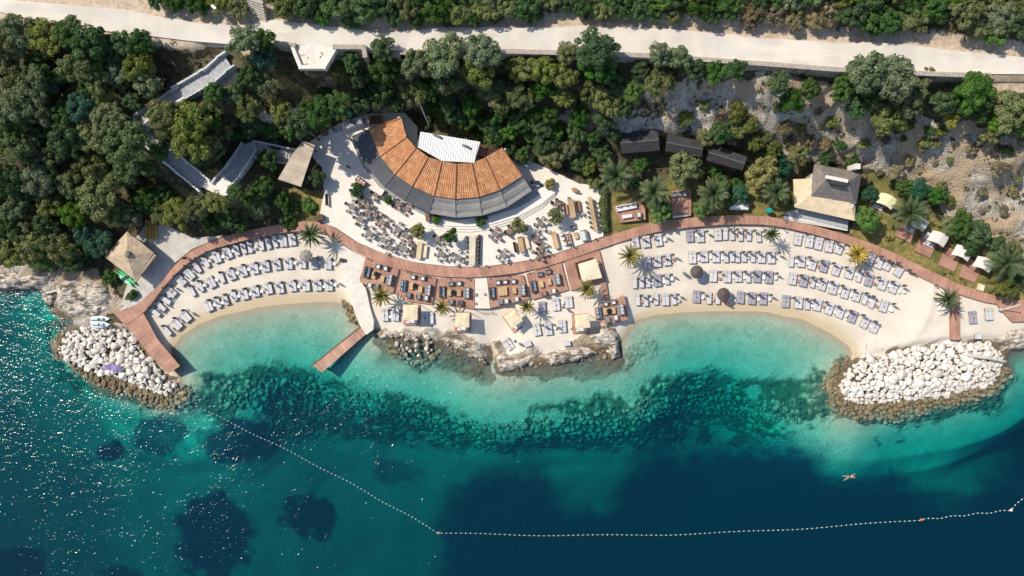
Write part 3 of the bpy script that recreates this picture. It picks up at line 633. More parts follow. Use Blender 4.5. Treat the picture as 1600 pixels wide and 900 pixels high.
for i in range(8):
    a0, a1 = W3(*R_MID[i], HM - .25), W3(*R_MID[i + 1], HM - .25); b0, b1 = W3(*R_OUT[i], HO), W3(*R_OUT[i + 1], HO); vs = []; fs = []; n = 13
    for r in range(n):
        v = r / (n - 1)
        for s in range(n):
            u = s / (n - 1); p = lerp3(lerp3(a0, a1, u), lerp3(b0, b1, u), v)
            sag = -.18 * math.sin(PI * u) * math.sin(PI * v); fold = .13 * max(0, math.cos((v - .30) * 2 * PI * 2.2)) * (1 if .08 < u < .92 and i >= 4 else .12)
            vs.append((p[0], p[1], p[2] + sag - fold))
    for r in range(n - 1):
        for s in range(n - 1): fs.append((r * n + s, (r + 1) * n + s, (r + 1) * n + s + 1, r * n + s + 1))
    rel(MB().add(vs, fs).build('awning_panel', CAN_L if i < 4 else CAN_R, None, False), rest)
for i in range(9):
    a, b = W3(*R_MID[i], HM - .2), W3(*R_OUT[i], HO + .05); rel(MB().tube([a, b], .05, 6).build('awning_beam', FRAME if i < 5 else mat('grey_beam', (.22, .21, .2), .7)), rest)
    k = 0.96; x, y = W(700 + (R_OUT[i][0] - 700) * k, 230 + (R_OUT[i][1] - 230) * k, HO); rel(MB().tube([(x, y, 1.6), (x, y, HO - .12)], .08, 8).build('column', FRAME), rest)
mb = MB()
for i in range(8):
    for P0, P1, z in ((R_IN[i], R_IN[i + 1], HI - .25),):
        k = lambda p: W(700 + (p[0] - 700) * 1.06, 200 + (p[1] - 200) * 1.06, z)
        a, b = k(P0), k(P1); mb.box(((a[0] + b[0]) / 2, (a[1] + b[1]) / 2, (1.6 + z) / 2), (math.dist(a, b) + .2, .25, z - 1.6 + .001 * i), math.atan2(b[1] - a[1], b[0] - a[0]))
rel(mb.build('back_wall', PLASTER), rest)
FLOOR = [R_IN[i] for i in range(9)] + [(R_OUT[i][0] * 1.0, R_OUT[i][1] + 2) for i in range(8, -1, -1)]
rel(prism([(627, 190), (640, 222), (690, 258), (737, 260), (784, 238), (835, 296), (845, 303), (815, 322), (770, 337), (712, 345), (668, 339), (632, 321), (598, 298), (568, 262), (547, 216)], 1.3, 2.05).build('platform', mat('shade_grey_stone_floor', (.34, .33, .32), .9, .25, 3, .02, 12)), rest)  # floor grey carries the canopy's shade in its colour
# curved stone steps in front
st_in = [(640, 336), (668, 347), (700, 352), (735, 353), (770, 349), (810, 337), (846, 318), (868, 300)]
for k, z in ((0, 2.02), (1, 1.87), (2, 1.73)):
    off = [(700 + (x - 700) * (1 + .0), 180 + (y - 180) * (1 + .024 * (k + .3))) for x, y in st_in]
    rel(prism(off + [(x - 4, y - 22) for x, y in reversed(st_in)], 1.3, z).build('step', STONE_STEP), rest)
# white corrugated roof behind
t = thing('kitchen_building', 'flat white corrugated metal roof behind the orange tiles', 'building', (*W(700, 230, 2), 1.6))
Q = [(657, 206), (751, 222), (741, 254), (690, 251), (651, 229)]
hz = 6.0; ax = Vector((*W(751, 222, hz), 0)) - Vector((*W(657, 206, hz), 0)); ax.normalize(); ay = Vector((-ax.y, ax.x, 0)); PW = [W(x, y, hz) for x, y in Q]
us = [Vector((*p, 0)).dot(ax) for p in PW]; vs_ = [Vector((*p, 0)).dot(ay) for p in PW]; QP = list(zip(us, vs_)); u0, u1 = min(us), max(us); vs = []; fs = []
def vspan(u):
    r = []
    for i in range(len(QP)):
        (a, b), (c, d) = QP[i], QP[(i + 1) % len(QP)]
        if (a - u) * (c - u) <= 0 and abs(c - a) > 1e-9: r.append(b + (d - b) * (u - a) / (c - a))
    return min(r), max(r)
NC = 250
for k in range(NC + 1):
    u = u0 + (u1 - u0) * min(max(k / NC, .001), .999); lo, hi = vspan(u); z = hz + .022 * math.sin(k / NC * (u1 - u0) / .36 * 2 * PI)
    for v, dz in ((lo, -.12), (hi, .12)): p = ax * u + ay * v; vs.append((p.x, p.y, z + dz))
fs = [(2 * k, 2 * k + 2, 2 * k + 3, 2 * k + 1) for k in range(NC)]
rel(MB().add(vs, fs).build('roof_sheet', mat('white_corrugated_metal', (.68, .67, .63), .45, .06, .8, per=0)), t)
rel(prism([(660, 208), (748, 224), (739, 251), (690, 249), (654, 228)], 1.5, hz - .3).build('wall', PLASTER), t)
for x, y in ((683, 213), (728, 229)):
    x, y = W(x, y, hz); rel(MB().tube([(x - .5, y + .2, hz + .1), (x, y, hz + .45), (x + .5, y - .2, hz + .4), (x + .7, y - .35, hz + .1)], .16, 8).build('vent_pipe', FRAME), t)
# small red-brown lean-to and yard clutter behind
t = thing('lean_to_shed', 'small slatted red-brown lean-to right of the white metal roof', 'shed', (*W(757, 236, 4), 1.6))
rel(prism([(751, 226), (760, 229), (758, 243), (746, 244)], 4.6, 4.7).build('roof', mat('red_brown_sheet', (.16, .06, .045), .7, .2, 3)), t)
mb = MB()
for k in range(6): x, y = W(761 + k * 2.9, 231 + k * 1.5, 4.5); mb.box((x, y, 4.5), (.12, 1.7, .1), -.25)
rel(mb.build('slat_roof', WOOD_DARK), t); rel(prism([(752, 229), (774, 236), (770, 246), (748, 243)], 1.5, 4.3).build('wall', WOOD_DARK), t)

# ------------------------------------------------------------------ thatched and plank huts
def roof_poly(rim, apexes, zr, za, name, m, parent, n=8, thick=.25):
    """hip roof: rim pixels at height zr, a ridge of one or two apex pixels at za; faces finely split and a little uneven"""
    R = [Vector(W3(x, y, zr)) for x, y in rim]; A = [Vector(W3(x, y, za)) for x, y in apexes]; vs = []; fs = []
    for i in range(len(R)):
        a, b = R[i], R[(i + 1) % len(R)]
        ta = min(A, key=lambda p: (p - a).length); tb = min(A, key=lambda p: (p - b).length)
        o = len(vs)
        for r in range(n + 1):
            for s in range(n + 1):
                p = a.lerp(b, s / n).lerp(ta.lerp(tb, s / n), r / n); p.z += (random.random() - .5) * .05 * (1 if 0 < r < n else 0)
                vs.append(tuple(p))
        for r in range(n):
            for s in range(n): fs.append((o + r * (n + 1) + s, o + r * (n + 1) + s + 1, o + (r + 1) * (n + 1) + s + 1, o + (r + 1) * (n + 1) + s))
        q = len(vs); vs += [tuple(a), tuple(b), (b.x, b.y, b.z - thick), (a.x, a.y, a.z - thick)]; fs.append((q + 3, q + 2, q + 1, q))
    o = MB().add(vs, fs).build(name, m); return rel(o, parent)
t = thing('thatched_hut', 'square straw thatched hut beside the left rocky shore', 'hut', (*W(202, 402, 1.6), 1.5))
roof_poly([(163, 401), (199, 361), (240, 395), (211, 438)], [(198, 398)], 4.0, 5.3, 'thatch_roof', THATCH, t, 10)
rel(prism([(170, 401), (199, 369), (232, 396), (209, 431)], 1.3, 3.8).build('wall', WOOD_MID), t)
a = [W3(211, 440, 3.78), W3(243, 398, 3.78)]; rel(MB().tube(a, .22, 6).build('roof_edge', THATCH), t)
rel(MB().lathe([(.5, 0), (.42, .25), (.15, .4)], 10, (*W(199, 397, 5.3), 5.25)).build('roof_cap', THATCH_G), t)
t = thing('plank_shelter', 'tilted flat shelter with weathered plank roof at the stair foot', 'shelter', (*W(462, 256, 3), 1.5))
o = prism([(473, 220), (492, 227), (470, 292), (434, 280), (455, 244)], 4.55, 4.7).build('roof', WOOD_PALE); rel(uvmap(o, 1.25), t)
for x, y in ((470, 225), (486, 231), (466, 286), (440, 278)): x, y = W(x, y, 4.5); rel(MB().tube([(x, y, 1.4), (x, y, 4.6)], .09, 8).build('post', WOOD_DARK), t)
rel(wall_line([(474, 221), (456, 244), (436, 279)], 1.5, 4.4, .15).build('wall', WOOD_MID), t)
t = thing('thatched_villa', 'large grey thatched villa with straw porch above the boardwalk', 'house', (*W(1290, 310, 2), 1.6))
roof_poly([(1242, 324), (1240, 280), (1270, 279), (1337, 290), (1336, 345)], [(1275, 300), (1325, 306)], 4.0, 4.9, 'porch_roof', mat('pale_straw_roof', (.60, .475, .31), .95, .14, 1.1, .04, 14), t, 10)
roof_poly([(1266, 307), (1273, 256), (1347, 270), (1338, 319)], [(1292, 279), (1324, 285)], 4.6, 6.9, 'main_roof', THATCH_G, t, 10)
mb = MB(); a, b = W3(1290, 276, 7.3), W3(1325, 283, 7.3); mb.box(((a[0] + b[0]) / 2, (a[1] + b[1]) / 2, 7.25), (math.dist(a, b), .5, .12), math.atan2(b[1] - a[1], b[0] - a[0])); rel(mb.build('ridge_cap', CANVAS_W), t)
mb = MB(); a, b = W3(1297, 283, 7), W3(1322, 288, 7); mb.box(((a[0] + b[0]) / 2, (a[1] + b[1]) / 2, 6.95), (math.dist(a, b), .75, .5), math.atan2(b[1] - a[1], b[0] - a[0])); rel(mb.build('roof_gap_shade', ROOF_BLACK), t)  # black box stands in for the shade in the gap under the ridge cap
rel(prism([(1272, 270), (1340, 280), (1333, 325), (1262, 310)], 1.3, 4.5).build('wall', PLASTER), t)
rel(prism([(1226, 335), (1240, 322), (1326, 345), (1324, 357)], 1.3, 2.1).build('porch_floor', mat('grey_porch_paving', (.36, .355, .35), .9, .12, 2)), t)
for k in range(3): rel(prism([(1226 - k * .3, 337 + k * 1.7), (1325, 354.5 + k * 1.8), (1324.5, 357 + k * 1.8), (1226, 339.5 + k * 1.7)], 1.3, 2.0 - k * .13).build('step', STONE_STEP), t)
x, y = W(1334, 262, 5); rel(MB().box((x, y, 5), (.8, .8, 2.4)).build('chimney', PLASTER), t)
def cabin(px, label, z=5.2):
    c = np.mean([W(*p, z) for p in px], 0); t = thing('black_roofed_cabin', label, 'cabin', (c[0], c[1], ground(*c) - .3))
    a, b, d, e = px; m0 = ((a[0] + e[0]) / 2, (a[1] + e[1]) / 2); m1 = ((b[0] + d[0]) / 2, (b[1] + d[1]) / 2)
    A, B, D, E = [W3(*p, z) for p in (a, b, d, e)]; M0, M1 = W3(*m0, z + .8), W3(*m1, z + .8)
    rel(MB().add([A, B, M1, M0, D, E], [(0, 3, 2, 1), (3, 5, 4, 2)]).build('roof', ROOF_BLACK), t)
    rel(MB().tube([M0, M1], .07, 6).build('roof_ridge', FRAME), t)
    s = lambda p: (c_px[0] + (p[0] - c_px[0]) * .9, c_px[1] + (p[1] - c_px[1]) * .85); c_px = np.mean(px, 0)
    rel(prism([s(p) for p in px], 1.2, z - .15).build('wall', WOOD_DARK), t)
cabin([(969, 207), (1028, 202), (1031, 235), (970, 240)], 'leftmost black roofed cabin under the shaded cliff'); cabin([(1043, 209), (1099, 221), (1097, 246), (1039, 236)], 'middle black roofed cabin under the shaded cliff'); cabin([(1112, 226), (1168, 245), (1160, 266), (1103, 250)], 'rightmost black roofed cabin beside the yellow green tree')
# ------------------------------------------------------------------ trees
def quads(C, Nn, size, rng, aspect=.62):
    """leaf-clump faces: centres C, normals Nn"""
    n = len(C); a = np.cross(Nn, rng.normal(size=(n, 3))); a /= np.linalg.norm(a, axis=1, keepdims=True) + 1e-9; b = np.cross(Nn, a)
    s = (size * rng.uniform(.6, 1.25, n))[:, None]; a = a * s; b = b * s * aspect
    V = np.stack([C - a, C - b * .9 + a * .1, C + a, C + b * .9 + a * .1], 1).reshape(-1, 3)
    return V
def leaf_mesh(name, V, m):
    me = bpy.data.meshes.new(name); n = len(V); me.vertices.add(n); me.vertices.foreach_set('co', V.astype(np.float32).ravel())
    me.loops.add(n); me.loops.foreach_set('vertex_index', np.arange(n)); me.polygons.add(n // 4)
    me.polygons.foreach_set('loop_start', np.arange(0, n, 4)); me.polygons.foreach_set('loop_total', np.full(n // 4, 4)); me.update(calc_edges=True)
    me.materials.append(m); return me
def crown(seed, nclump=46, per=95, size=.075, flat=.72, cr=(.17, .30)):
    """unit crown: many leaf clumps spread through an uneven dome, gaps between them"""
    rng = np.random.default_rng(seed); CC = []; NN = []; lob = rng.normal(size=(6, 3)); lob /= np.linalg.norm(lob, axis=1, keepdims=True)
    for k in range(nclump):
        d = rng.normal(size=3); d[2] = abs(d[2]) * .9 - .25; d /= np.linalg.norm(d)
        bulge = 1 + .22 * np.max(lob @ d) - .18 * max(0, np.max(-(lob @ d)) - .6)
        r = rng.uniform(.5, .86) if k > nclump * .2 else rng.uniform(.1, .5)
        c = d * r * bulge * np.array([1, 1, flat]); R = rng.uniform(*cr)
        p = rng.normal(size=(per, 3)); p /= np.linalg.norm(p, axis=1, keepdims=True); p[:, 2] = np.where(p[:, 2] < -.35, -p[:, 2], p[:, 2])
        rad = R * rng.uniform(.72, 1.05, per)[:, None]
        CC.append(c + p * rad * np.array([1, 1, .85])); nn = p + rng.normal(size=(per, 3)) * .42 + d * .25; NN.append(nn / np.linalg.norm(nn, axis=1, keepdims=True))
    C = np.concatenate(CC); Nn = np.concatenate(NN); return quads(C, Nn, size, rng)
CROWNS = [leaf_mesh('crown', crown(100 + i, *( (50, 100, .072) if i < 4 else (38, 110, .082, .8, (.2, .34)) )), FOL['D']) for i in range(8)]
BUSHM = [leaf_mesh('crown', crown(200 + i, 26, 90, .11, .7, (.25, .42)), FOL['D']) for i in range(4)]
def trunk_mesh(seed):
    rng = random.Random(seed); mb = MB(); top = Vector((rng.uniform(-.1, .1), rng.uniform(-.1, .1), .1))
    mb.tube([(0, 0, -1.3), (rng.uniform(-.05, .05), 0, -.6), top * .5, top], [.10, .075, .06, .045], 7)
    for k in range(5):
        a = k * 1.26 + rng.random(); r = rng.uniform(.4, .62); mb.tube([(0, 0, -.35 + k * .06), (r * .5 * math.cos(a), r * .5 * math.sin(a), -.05), (r * math.cos(a), r * math.sin(a), .28)], [.045, .03, .012], 5)
    return mb.mesh('trunk', BARK, True)
TRUNKS = [trunk_mesh(i) for i in range(3)]
TREES = []
def tree(px, py, r, c, bush=None):
    """crown centre at a photo pixel, crown radius in pixels"""
    bush = (r < 13) if bush is None else bush
    TREES.append((px, py, r, c, bush))
WOOD = """30 46 26 G|10 70 24 O|24 68 20 G|70 57 25 O|68 82 16 O|106 54 19 D|115 38 15 G|142 66 26 D|166 68 16 D|124 106 25 G|150 94 15 B|148 124 21 O|186 112 19 G|192 128 14 O|218 104 25 O|222 66 20 D|190 66 18 D|228 130 20 G|165 146 18 O|128 164 21 T|50 132 29 G|73 131 16 G|17 124 23 O|30 160 27 G|62 172 25 G|12 182 22 D|92 177 19 D|166 184 26 O|190 188 18 G|24 233 23 G|46 225 14 O|14 200 19 D|62 210 12 B|107 217 29 D|83 240 16 G|62 250 15 G|152 210 25 O|145 257 27 O|198 222 30 B|206 259 27 D|188 276 20 O|54 284 25 G|16 282 24 D|76 266 16 D|104 286 20 O|120 300 15 D|160 306 35 O|177 330 20 O|203 340 18 G|222 312 19 D|20 322 25 G|50 325 15 O|79 318 20 O|112 337 20 B|75 346 19 D|14 352 23 D|34 366 20 G|134 364 18 T|152 380 21 T|56 386 23 O|95 392 24 O|22 396 21 O|66 408 18 D|112 408 17 D|252 204 20 O|296 224 27 O|322 226 20 O|318 244 17 D|278 192 22 O|308 326 19 O|336 318 19 O|276 336 21 O|250 334 18 O|238 312 18 D|396 314 14 B|404 326 16 G|352 338 16 D|330 348 14 D|372 349 14 D|406 290 12 B|378 64 23 G|410 88 21 T|387 120 18 D|333 146 14 D|339 164 16 O|387 168 21 O|413 132 20 G|437 168 15 O|440 186 12 O|392 198 17 D|301 188 27 O|259 176 23 O|328 182 19 D|360 150 14 D|345 200 18 O|-12 110 24 D|-14 160 24 G|-14 230 24 O|-14 300 24 D|-14 370 22 G|40 300 16 D|130 240 15 D|36 190 16 D|90 120 14 D|250 236 14 D|60 100 18 D|8 100 18 G|180 84 15 D|206 160 14 D|136 140 14 D|128 330 14 D|42 346 16 O|8 376 16 D|126 392 15 D|80 372 18 G|372 208 12 D|424 200 12 D|340 236 13 B|256 300 13 D|420 250 14 D|410 290 16 D|440 312 14 D|370 302 13 D|430 226 9 T|415 60 17 D|470 196 22 D|497 181 23 D|452 206 15 D|527 168 22 D|545 172 13 T|560 160 18 D|590 158 16 D|618 160 14 D"""  # last few trees added to put shade on the terrace corner
MID = """525 112 16 O|550 95 15 D|560 120 17 D|600 78 17 D|600 110 23 D|597 137 18 D|575 148 17 D|540 152 15 O|510 146 12 D|650 100 25 G|645 140 19 O|695 88 29 G|700 126 25 G|757 80 29 G|750 112 27 O|762 136 20 O|787 152 22 O|670 142 17 D|737 163 16 D|770 198 18 D|797 205 15 B|712 178 15 D|776 214 14 B|828 210 11 B|850 222 19 D|860 238 18 O|888 234 18 O|820 240 13 D|826 106 21 O|855 110 23 O|888 82 18 O|935 76 29 D|930 106 24 D|882 120 20 O|880 150 18 O|917 140 20 O|945 156 24 O|990 140 19 B|1032 85 20 G|1060 92 20 G|1032 130 20 O|1002 108 13 D|1085 108 17 D|1115 110 16 D|1150 112 18 D|945 190 16 D|808 106 18 O|815 150 21 O|815 188 16 B|1150 175 14 O|1130 205 18 D|1105 214 14 O|1155 200 16 O|1070 186 12 O|1175 196 13 O|905 252 15 D|938 240 17 D|920 262 14 O|725 190 13 D|745 186 14 D|700 160 15 D|780 176 16 D|835 176 16 D|860 180 15 D|850 140 16 D|905 180 16 D|900 205 15 D|925 215 14 D|970 170 15 D|960 130 15 D|680 166 13 D|850 198 14 D|870 205 13 B|960 210 13 D|480 165 12 D|460 190 12 D|500 120 12 S|768 222 12 D|798 238 12 D|664 190 10 D|690 192 10 O|722 200 10 D|748 212 9 D|815 248 10 O"""
EAST = """1215 130 17 D|1240 160 18 D|1267 140 14 D|1312 140 18 D|1340 165 20 D|1355 110 28 G|1400 125 33 G|1425 150 26 G|1390 180 24 O|1412 194 16 O|1330 112 14 D|1520 148 29 D|1525 172 22 D|1472 162 17 D|1485 186 13 Y|1575 175 25 O|1550 210 18 O|1592 196 16 B|1560 192 16 B|1612 180 24 D|1180 225 14 O|1210 232 16 O|1250 240 16 O|1290 245 13 D|1330 250 12 D|1225 200 11 S|1195 212 11 O|1400 272 14 S|1422 252 10 S|1290 225 10 S|1350 225 10 O|1500 155 14 D|1365 150 18 D|1450 118 12 S|1470 205 11 O|1380 215 11 S|1440 230 9 S|1520 232 9 S|1560 262 9 S|1585 300 9 S|1300 190 10 O|1535 300 8 S|1570 330 8 S|1250 200 10 O|1265 218 9 S"""
BANK = """245 -2 12 D|275 5 13 D|310 7 15 D|345 4 18 O|370 12 14 O|445 10 16 O|480 12 18 D|502 22 14 D|530 10 20 B|570 15 20 B|605 12 14 D|640 12 17 O|680 12 18 D|720 15 17 O|760 10 20 O|795 12 16 O|825 10 18 D|835 22 12 D|915 10 14 D|942 16 14 O|965 10 16 D|1000 10 16 D|1022 20 12 D|1055 24 10 O|1090 10 17 D|1110 20 14 D|1140 12 18 D|1245 18 10 O|1330 22 18 D|1360 30 18 D|1390 30 20 D|1430 30 20 O|1460 16 20 D|1510 20 24 O|1530 42 18 O|1560 25 20 G|1556 52 14 B|1590 40 20 D|1590 8 18 G|1180 14 14 S|1212 22 14 S|1275 28 12 S|1300 32 12 S|1170 34 10 S|1240 34 10 S|620 26 12 D|655 24 12 D|700 26 12 D|740 24 12 D|775 24 12 D|550 28 12 D|1420 8 18 D|1345 4 16 D|1300 8 12 S"""
BANK += ''.join('|%d %d %d %s' % (x + (k * 37) % 9, -12 + (k * 53) % 11, 13 + (k * 29) % 5, 'DODDGBDOD'[k % 9]) for k, x in enumerate(range(430, 1600, 26)))
_r = random.Random(9)
for k in range(46):
    x = _r.uniform(1095, 1600); y = _r.uniform(160, 235) if x < 1280 else _r.uniform(205, 300 + (x - 1280) * .12); EAST += '|%d %d %d %s' % (x, y, _r.randint(5, 9), 'SOSSOSD'[k % 7])
GARDEN = """1067 262 27 O|1190 268 27 Y|1217 262 19 T|1204 245 14 D|1235 318 12 O|1356 345 19 B|1360 303 13 T|1440 297 16 T|1415 292 14 D|1462 306 14 D|1500 348 19 D|1530 366 19 D|1558 386 18 D|1482 352 14 O|1580 392 16 O|1515 384 14 D|1158 304 13 T|1126 288 13 D|1140 312 11 D|1032 330 17 B|1098 326 15 B|1574 448 17 O|1590 430 14 D|928 284 11 O|458 326 11 O|480 322 10 B|492 277 13 D|446 340 11 D|1150 288 11 D|1000 258 13 D|990 285 11 D|1120 262 12 D|1300 262 10 D|455 350 9 D|172 434 11 D|206 462 8 D"""
for zone in (WOOD, MID, EAST, BANK, GARDEN):
    for e in zone.split('|'):
        a = e.split(); tree(int(a[0]), int(a[1]), int(a[2]) + (3 if zone is BANK else 0), a[3])
LANDMARKS = [('thatched square hut', 200, 400), ('pale stair landing', 345, 290), ('upper grey stair flight', 318, 120), ('plank roofed shelter', 462, 256), ('lookout platform', 488, 90), ('white metal roof', 700, 225), ('leftmost black roofed cabin', 1000, 222), ('rightmost black roofed cabin', 1135, 246), ('thatched villa', 1290, 300), ('left rocky shore', 60, 445), ('road at its left end', 20, 8), ('restaurant', 700, 280), ('long road parapet', 1100, 92), ('yellow leaved tree', 1190, 268)]
DIRS = {0: 'to the right of', 1: 'above', 2: 'to the left of', 3: 'below'}
def sector(px, py, L): return int(((math.atan2(-(py - L[2]), px - L[1]) + PI / 4) % (2 * PI)) / (PI / 2)) % 4
def ordw(k): return '' if k == 1 else ORD[k] + ' '
def place_trees():
    used = set()
    bank = {}
    for i, (px, py, r, c, bush) in enumerate(TREES):
        word = ('shrub' if bush else 'tree'); col = CNAME[c]
        same = [t for t in TREES if t[3] == c and t[4] == bush]
        onbank = py < 60 and px > 230 and r < 25 and (py < float(np.interp(px, [p[0] for p in ROAD_UP], [p[1] for p in ROAD_UP])) + 2)
        if onbank:
            bank.setdefault((col, word), []).append(i); lab = None
        else:
            opts = []
            for L in LANDMARKS:
                s = sector(px, py, L); d = math.hypot(px - L[1], py - L[2])
                k = 1 + sum(1 for t in same if sector(t[0], t[1], L) == s and math.hypot(t[0] - L[1], t[1] - L[2]) < d - 1e-6)
                opts.append((k, d, f"{ORD[k] + ' closest ' if k > 1 and k < len(ORD) else 'closest '}{col} {word} {DIRS[s]} the {L[0]}"))
            opts.sort(); lab = next(o[2] for o in opts if o[2] not in used); used.add(lab)
        TREELAB.append(lab)
    for (col, word), ids in bank.items():
        ids.sort(key=lambda i: TREES[i][0]); n = len(ids)
        for k, i in enumerate(ids):
            TREELAB[i] = (f"{col} {word} on the bank above the road, " + (f"{ORD[k + 1]} from the left" if k < (n + 1) // 2 else f"{ORD[n - k]} from the right")) if n > 1 else f"only {col} {word} on the bank above the road"
    rng = random.Random(3)
    for i, (px, py, r, c, bush) in enumerate(TREES):
        R = r / 10.0; onb = py < float(np.interp(px, [p[0] for p in ROAD_UP], [p[1] for p in ROAD_UP])) + 2
        hgt = R * (.75 if bush else .7 if onb else 1.25) + (0 if bush or onb else .6) + (6 if 440 <= px <= 530 and 160 <= py <= 212 else 2 if 530 < px < 620 and 150 < py < 200 else 0)  # extra height added so the terrace-edge trees cast their shade onto the terrace
        x, y, z = at(px, py, hgt); R *= (H - z - hgt) / H * 1.04
        t = thing('shrub' if bush else 'broadleaf_tree', TREELAB[i], 'shrub' if bush else 'tree', (x, y, z - .1), rng.uniform(0, 6.28), 'shrubs on the slope and in the gardens' if bush else 'broadleaf trees on the slope')
        me = rng.choice(BUSHM if bush else CROWNS); o = bpy.data.objects.new('crown', me); COL.objects.link(o); o.parent = t; o.location = (0, 0, hgt); o.scale = (R * rng.uniform(.86, 1.22), R * rng.uniform(.84, 1.12), R * rng.uniform(.8, 1.2))
        o.material_slots[0].link = 'OBJECT'; o.material_slots[0].material = FOL[c]
        k = bpy.data.objects.new('trunk', rng.choice(TRUNKS)); COL.objects.link(k); k.parent = t; k.location = (0, 0, hgt); k.scale = (R, R, hgt / 1.2 + .1)
TREELAB = []
place_trees()
# low growth under the trees, far too much to count
def undergrowth():
    rng = np.random.default_rng(5); wood = np.clip(1 - np.maximum.reduce([M_SAND, M_LAWN * .9, M_DIRT]), 0, 1) * np.where(M_ROCK > .35, np.where((PX > 1080) & (PY < 330), .22, .06), 1)
    for poly, z in ((TERRACE, 1.6), (YARD, 1.6), ([(300, 366), (505, 340), (505, 362), (300, 400)], 1.6), ([(1230, 250), (1350, 262), (1340, 365), (1220, 345)], 2)):
        s2, _ = poly_sd(PX, PY, poly); wood = np.where(s2 > -4, 0, wood)
    T_ = line_y(ROAD_LO, 13, X); R_ = line_y(ROAD_UP, 13, X); wood = np.where((Y > T_ - .4) & (Y < R_ + 1.6), 0, wood); wood = np.where(Z < 1.0, 0, wood)
    s3 = np.full(X.shape, 99.0)
    for i in range(len(STAIR_W) - 1):
        ax, ay, _z = STAIR_W[i]; bx, by, _z = STAIR_W[i + 1]; dx, dy = bx - ax, by - ay; tt = np.clip(((X - ax) * dx + (Y - ay) * dy) / (dx * dx + dy * dy), 0, 1); s3 = np.minimum(s3, np.hypot(X - ax - tt * dx, Y - ay - tt * dy))
    wood = np.where(s3 < 1.9, 0, wood); dens = wood * np.where(fbm(X, Y, .3, 3, 91) > .44, 1, .12)
    ok = (PX > -60) & (PX < 1660) & (PY > -60) & (PY < 480); I = np.argwhere(ok & (rng.random(X.shape) < dens * .30))
    n = len(I); cx = X[I[:, 0], I[:, 1]] + rng.uniform(-.2, .2, n); cy = Y[I[:, 0], I[:, 1]] + rng.uniform(-.2, .2, n); cz = Z[I[:, 0], I[:, 1]]
    per = 9; p = rng.normal(size=(n, per, 3)); p /= np.linalg.norm(p, axis=2, keepdims=True); p[..., 2] = np.abs(p[..., 2]); R = rng.uniform(.2, .55, (n, 1, 1))
    C = (np.stack([cx, cy, cz], 1)[:, None, :] + p * R).reshape(-1, 3); nn = (p + rng.normal(size=p.shape) * .5).reshape(-1, 3); nn /= np.linalg.norm(nn, axis=1, keepdims=True)
    me = leaf_mesh('undergrowth', quads(C, nn, .2, rng), UG); o = bpy.data.objects.new('undergrowth', me); COL.objects.link(o); tag(o, kind='stuff')
def ugmat():
    n = NT('undergrowth_leaves'); p = n.pos(); c = n.mix(n.ramp(n.noise(.5, 4, p), .35, .65), (.018, .035, .011), (.07, .08, .03)); c = n.mix(n.ramp(n.noise(.21, 3, p), .55, .72, 0, .8), c, (.14, .115, .055))
    n.bsdf(c, .8, None, .2); return n.m
UG = ugmat(); undergrowth()

# ------------------------------------------------------------------ palms
def frond_mat(name, a, b, tip):
    n = NT(name); uv = n.n('ShaderNodeUVMap').outputs[0]; sp = n.n('ShaderNodeSeparateXYZ'); n.l(uv, sp.inputs[0])
    c = n.mix(sp.outputs[1], a, b); c = n.mix(n.ramp(sp.outputs[0], .6, 1, 0, .6), c, tip)
    n.bsdf(c, .55, None, .35); return n.m
F_GREEN = frond_mat('palm_fronds_green', (.035, .062, .020), (.085, .125, .045), (.13, .12, .05)); F_YEL = frond_mat('palm_fronds_yellowish', (.115, .105, .022), (.27, .235, .055), (.24, .17, .06)); F_GOLD = frond_mat('palm_fronds_golden', (.25, .18, .03), (.52, .40, .075), (.36, .24, .07))
def palm_crown(seed, nf, L, wid, droop, feather):
    """fronds as folded strips (spiky) or as a rib with many narrow leaflets (feather)"""
    rng = random.Random(seed); vs = []; fs = []; uvs = []
    def quad(a, b, c, d, u0, u1, v):
        o = len(vs); vs.extend([tuple(a), tuple(b), tuple(c), tuple(d)]); uvs.extend([(u0, v), (u0, v), (u1, v), (u1, v)]); fs.append((o, o + 1, o + 2, o + 3))
    for k in range(nf):
        az = k * 2.39996 + rng.uniform(-.2, .2); f = k / nf; el = 1.35 - 1.45 * f + rng.uniform(-.12, .12); Lk = L * rng.uniform(.82, 1.08) * (.8 + .2 * min(1, f * 3)); v = rng.random()
        pts = []; p = Vector((0, 0, 0)); n = 7
        for s in range(n + 1):
            pts.append(p.copy()); e = el - droop * (s / n) ** 1.5; p = p + Vector((math.cos(az) * math.cos(e), math.sin(az) * math.cos(e), math.sin(e))) * (Lk / n)
        side = Vector((-math.sin(az), math.cos(az), 0))
        for s in range(n):
            a, b = pts[s], pts[s + 1]; wa, wb = [wid * (math.sin(PI * (.12 + .86 * q)) ** .7) * (.16 if feather else 1) for q in (s / n, (s + 1) / n)]
            lift = Vector((0, 0, .25))
            for sg in (1, -1): quad(a, a + side * wa * sg + lift * wa, b + side * wb * sg + lift * wb, b, s / n, (s + 1) / n, v * .6 + (.4 if sg > 0 else 0))
            if feather and s > 0:
                for j in range(5):
                    q = a.lerp(b, j / 5); d = (b - a).normalized(); lw = wid * (math.sin(PI * min(1, .1 + .9 * (s + j / 5) / n)) ** .6) * rng.uniform(.85, 1.1)
                    for sg in (1, -1):
                        e = q + (side * sg * .8 + d * .65).normalized() * lw + Vector((0, 0, -.12 * lw)); t = d * (.035 * L / 3)
                        quad(q - t, q + t, e + t * .3, e - t * .3, s / n, (s + 1) / n, v * .6 + (.4 if sg > 0 else 0))
    return vs, fs, uvs
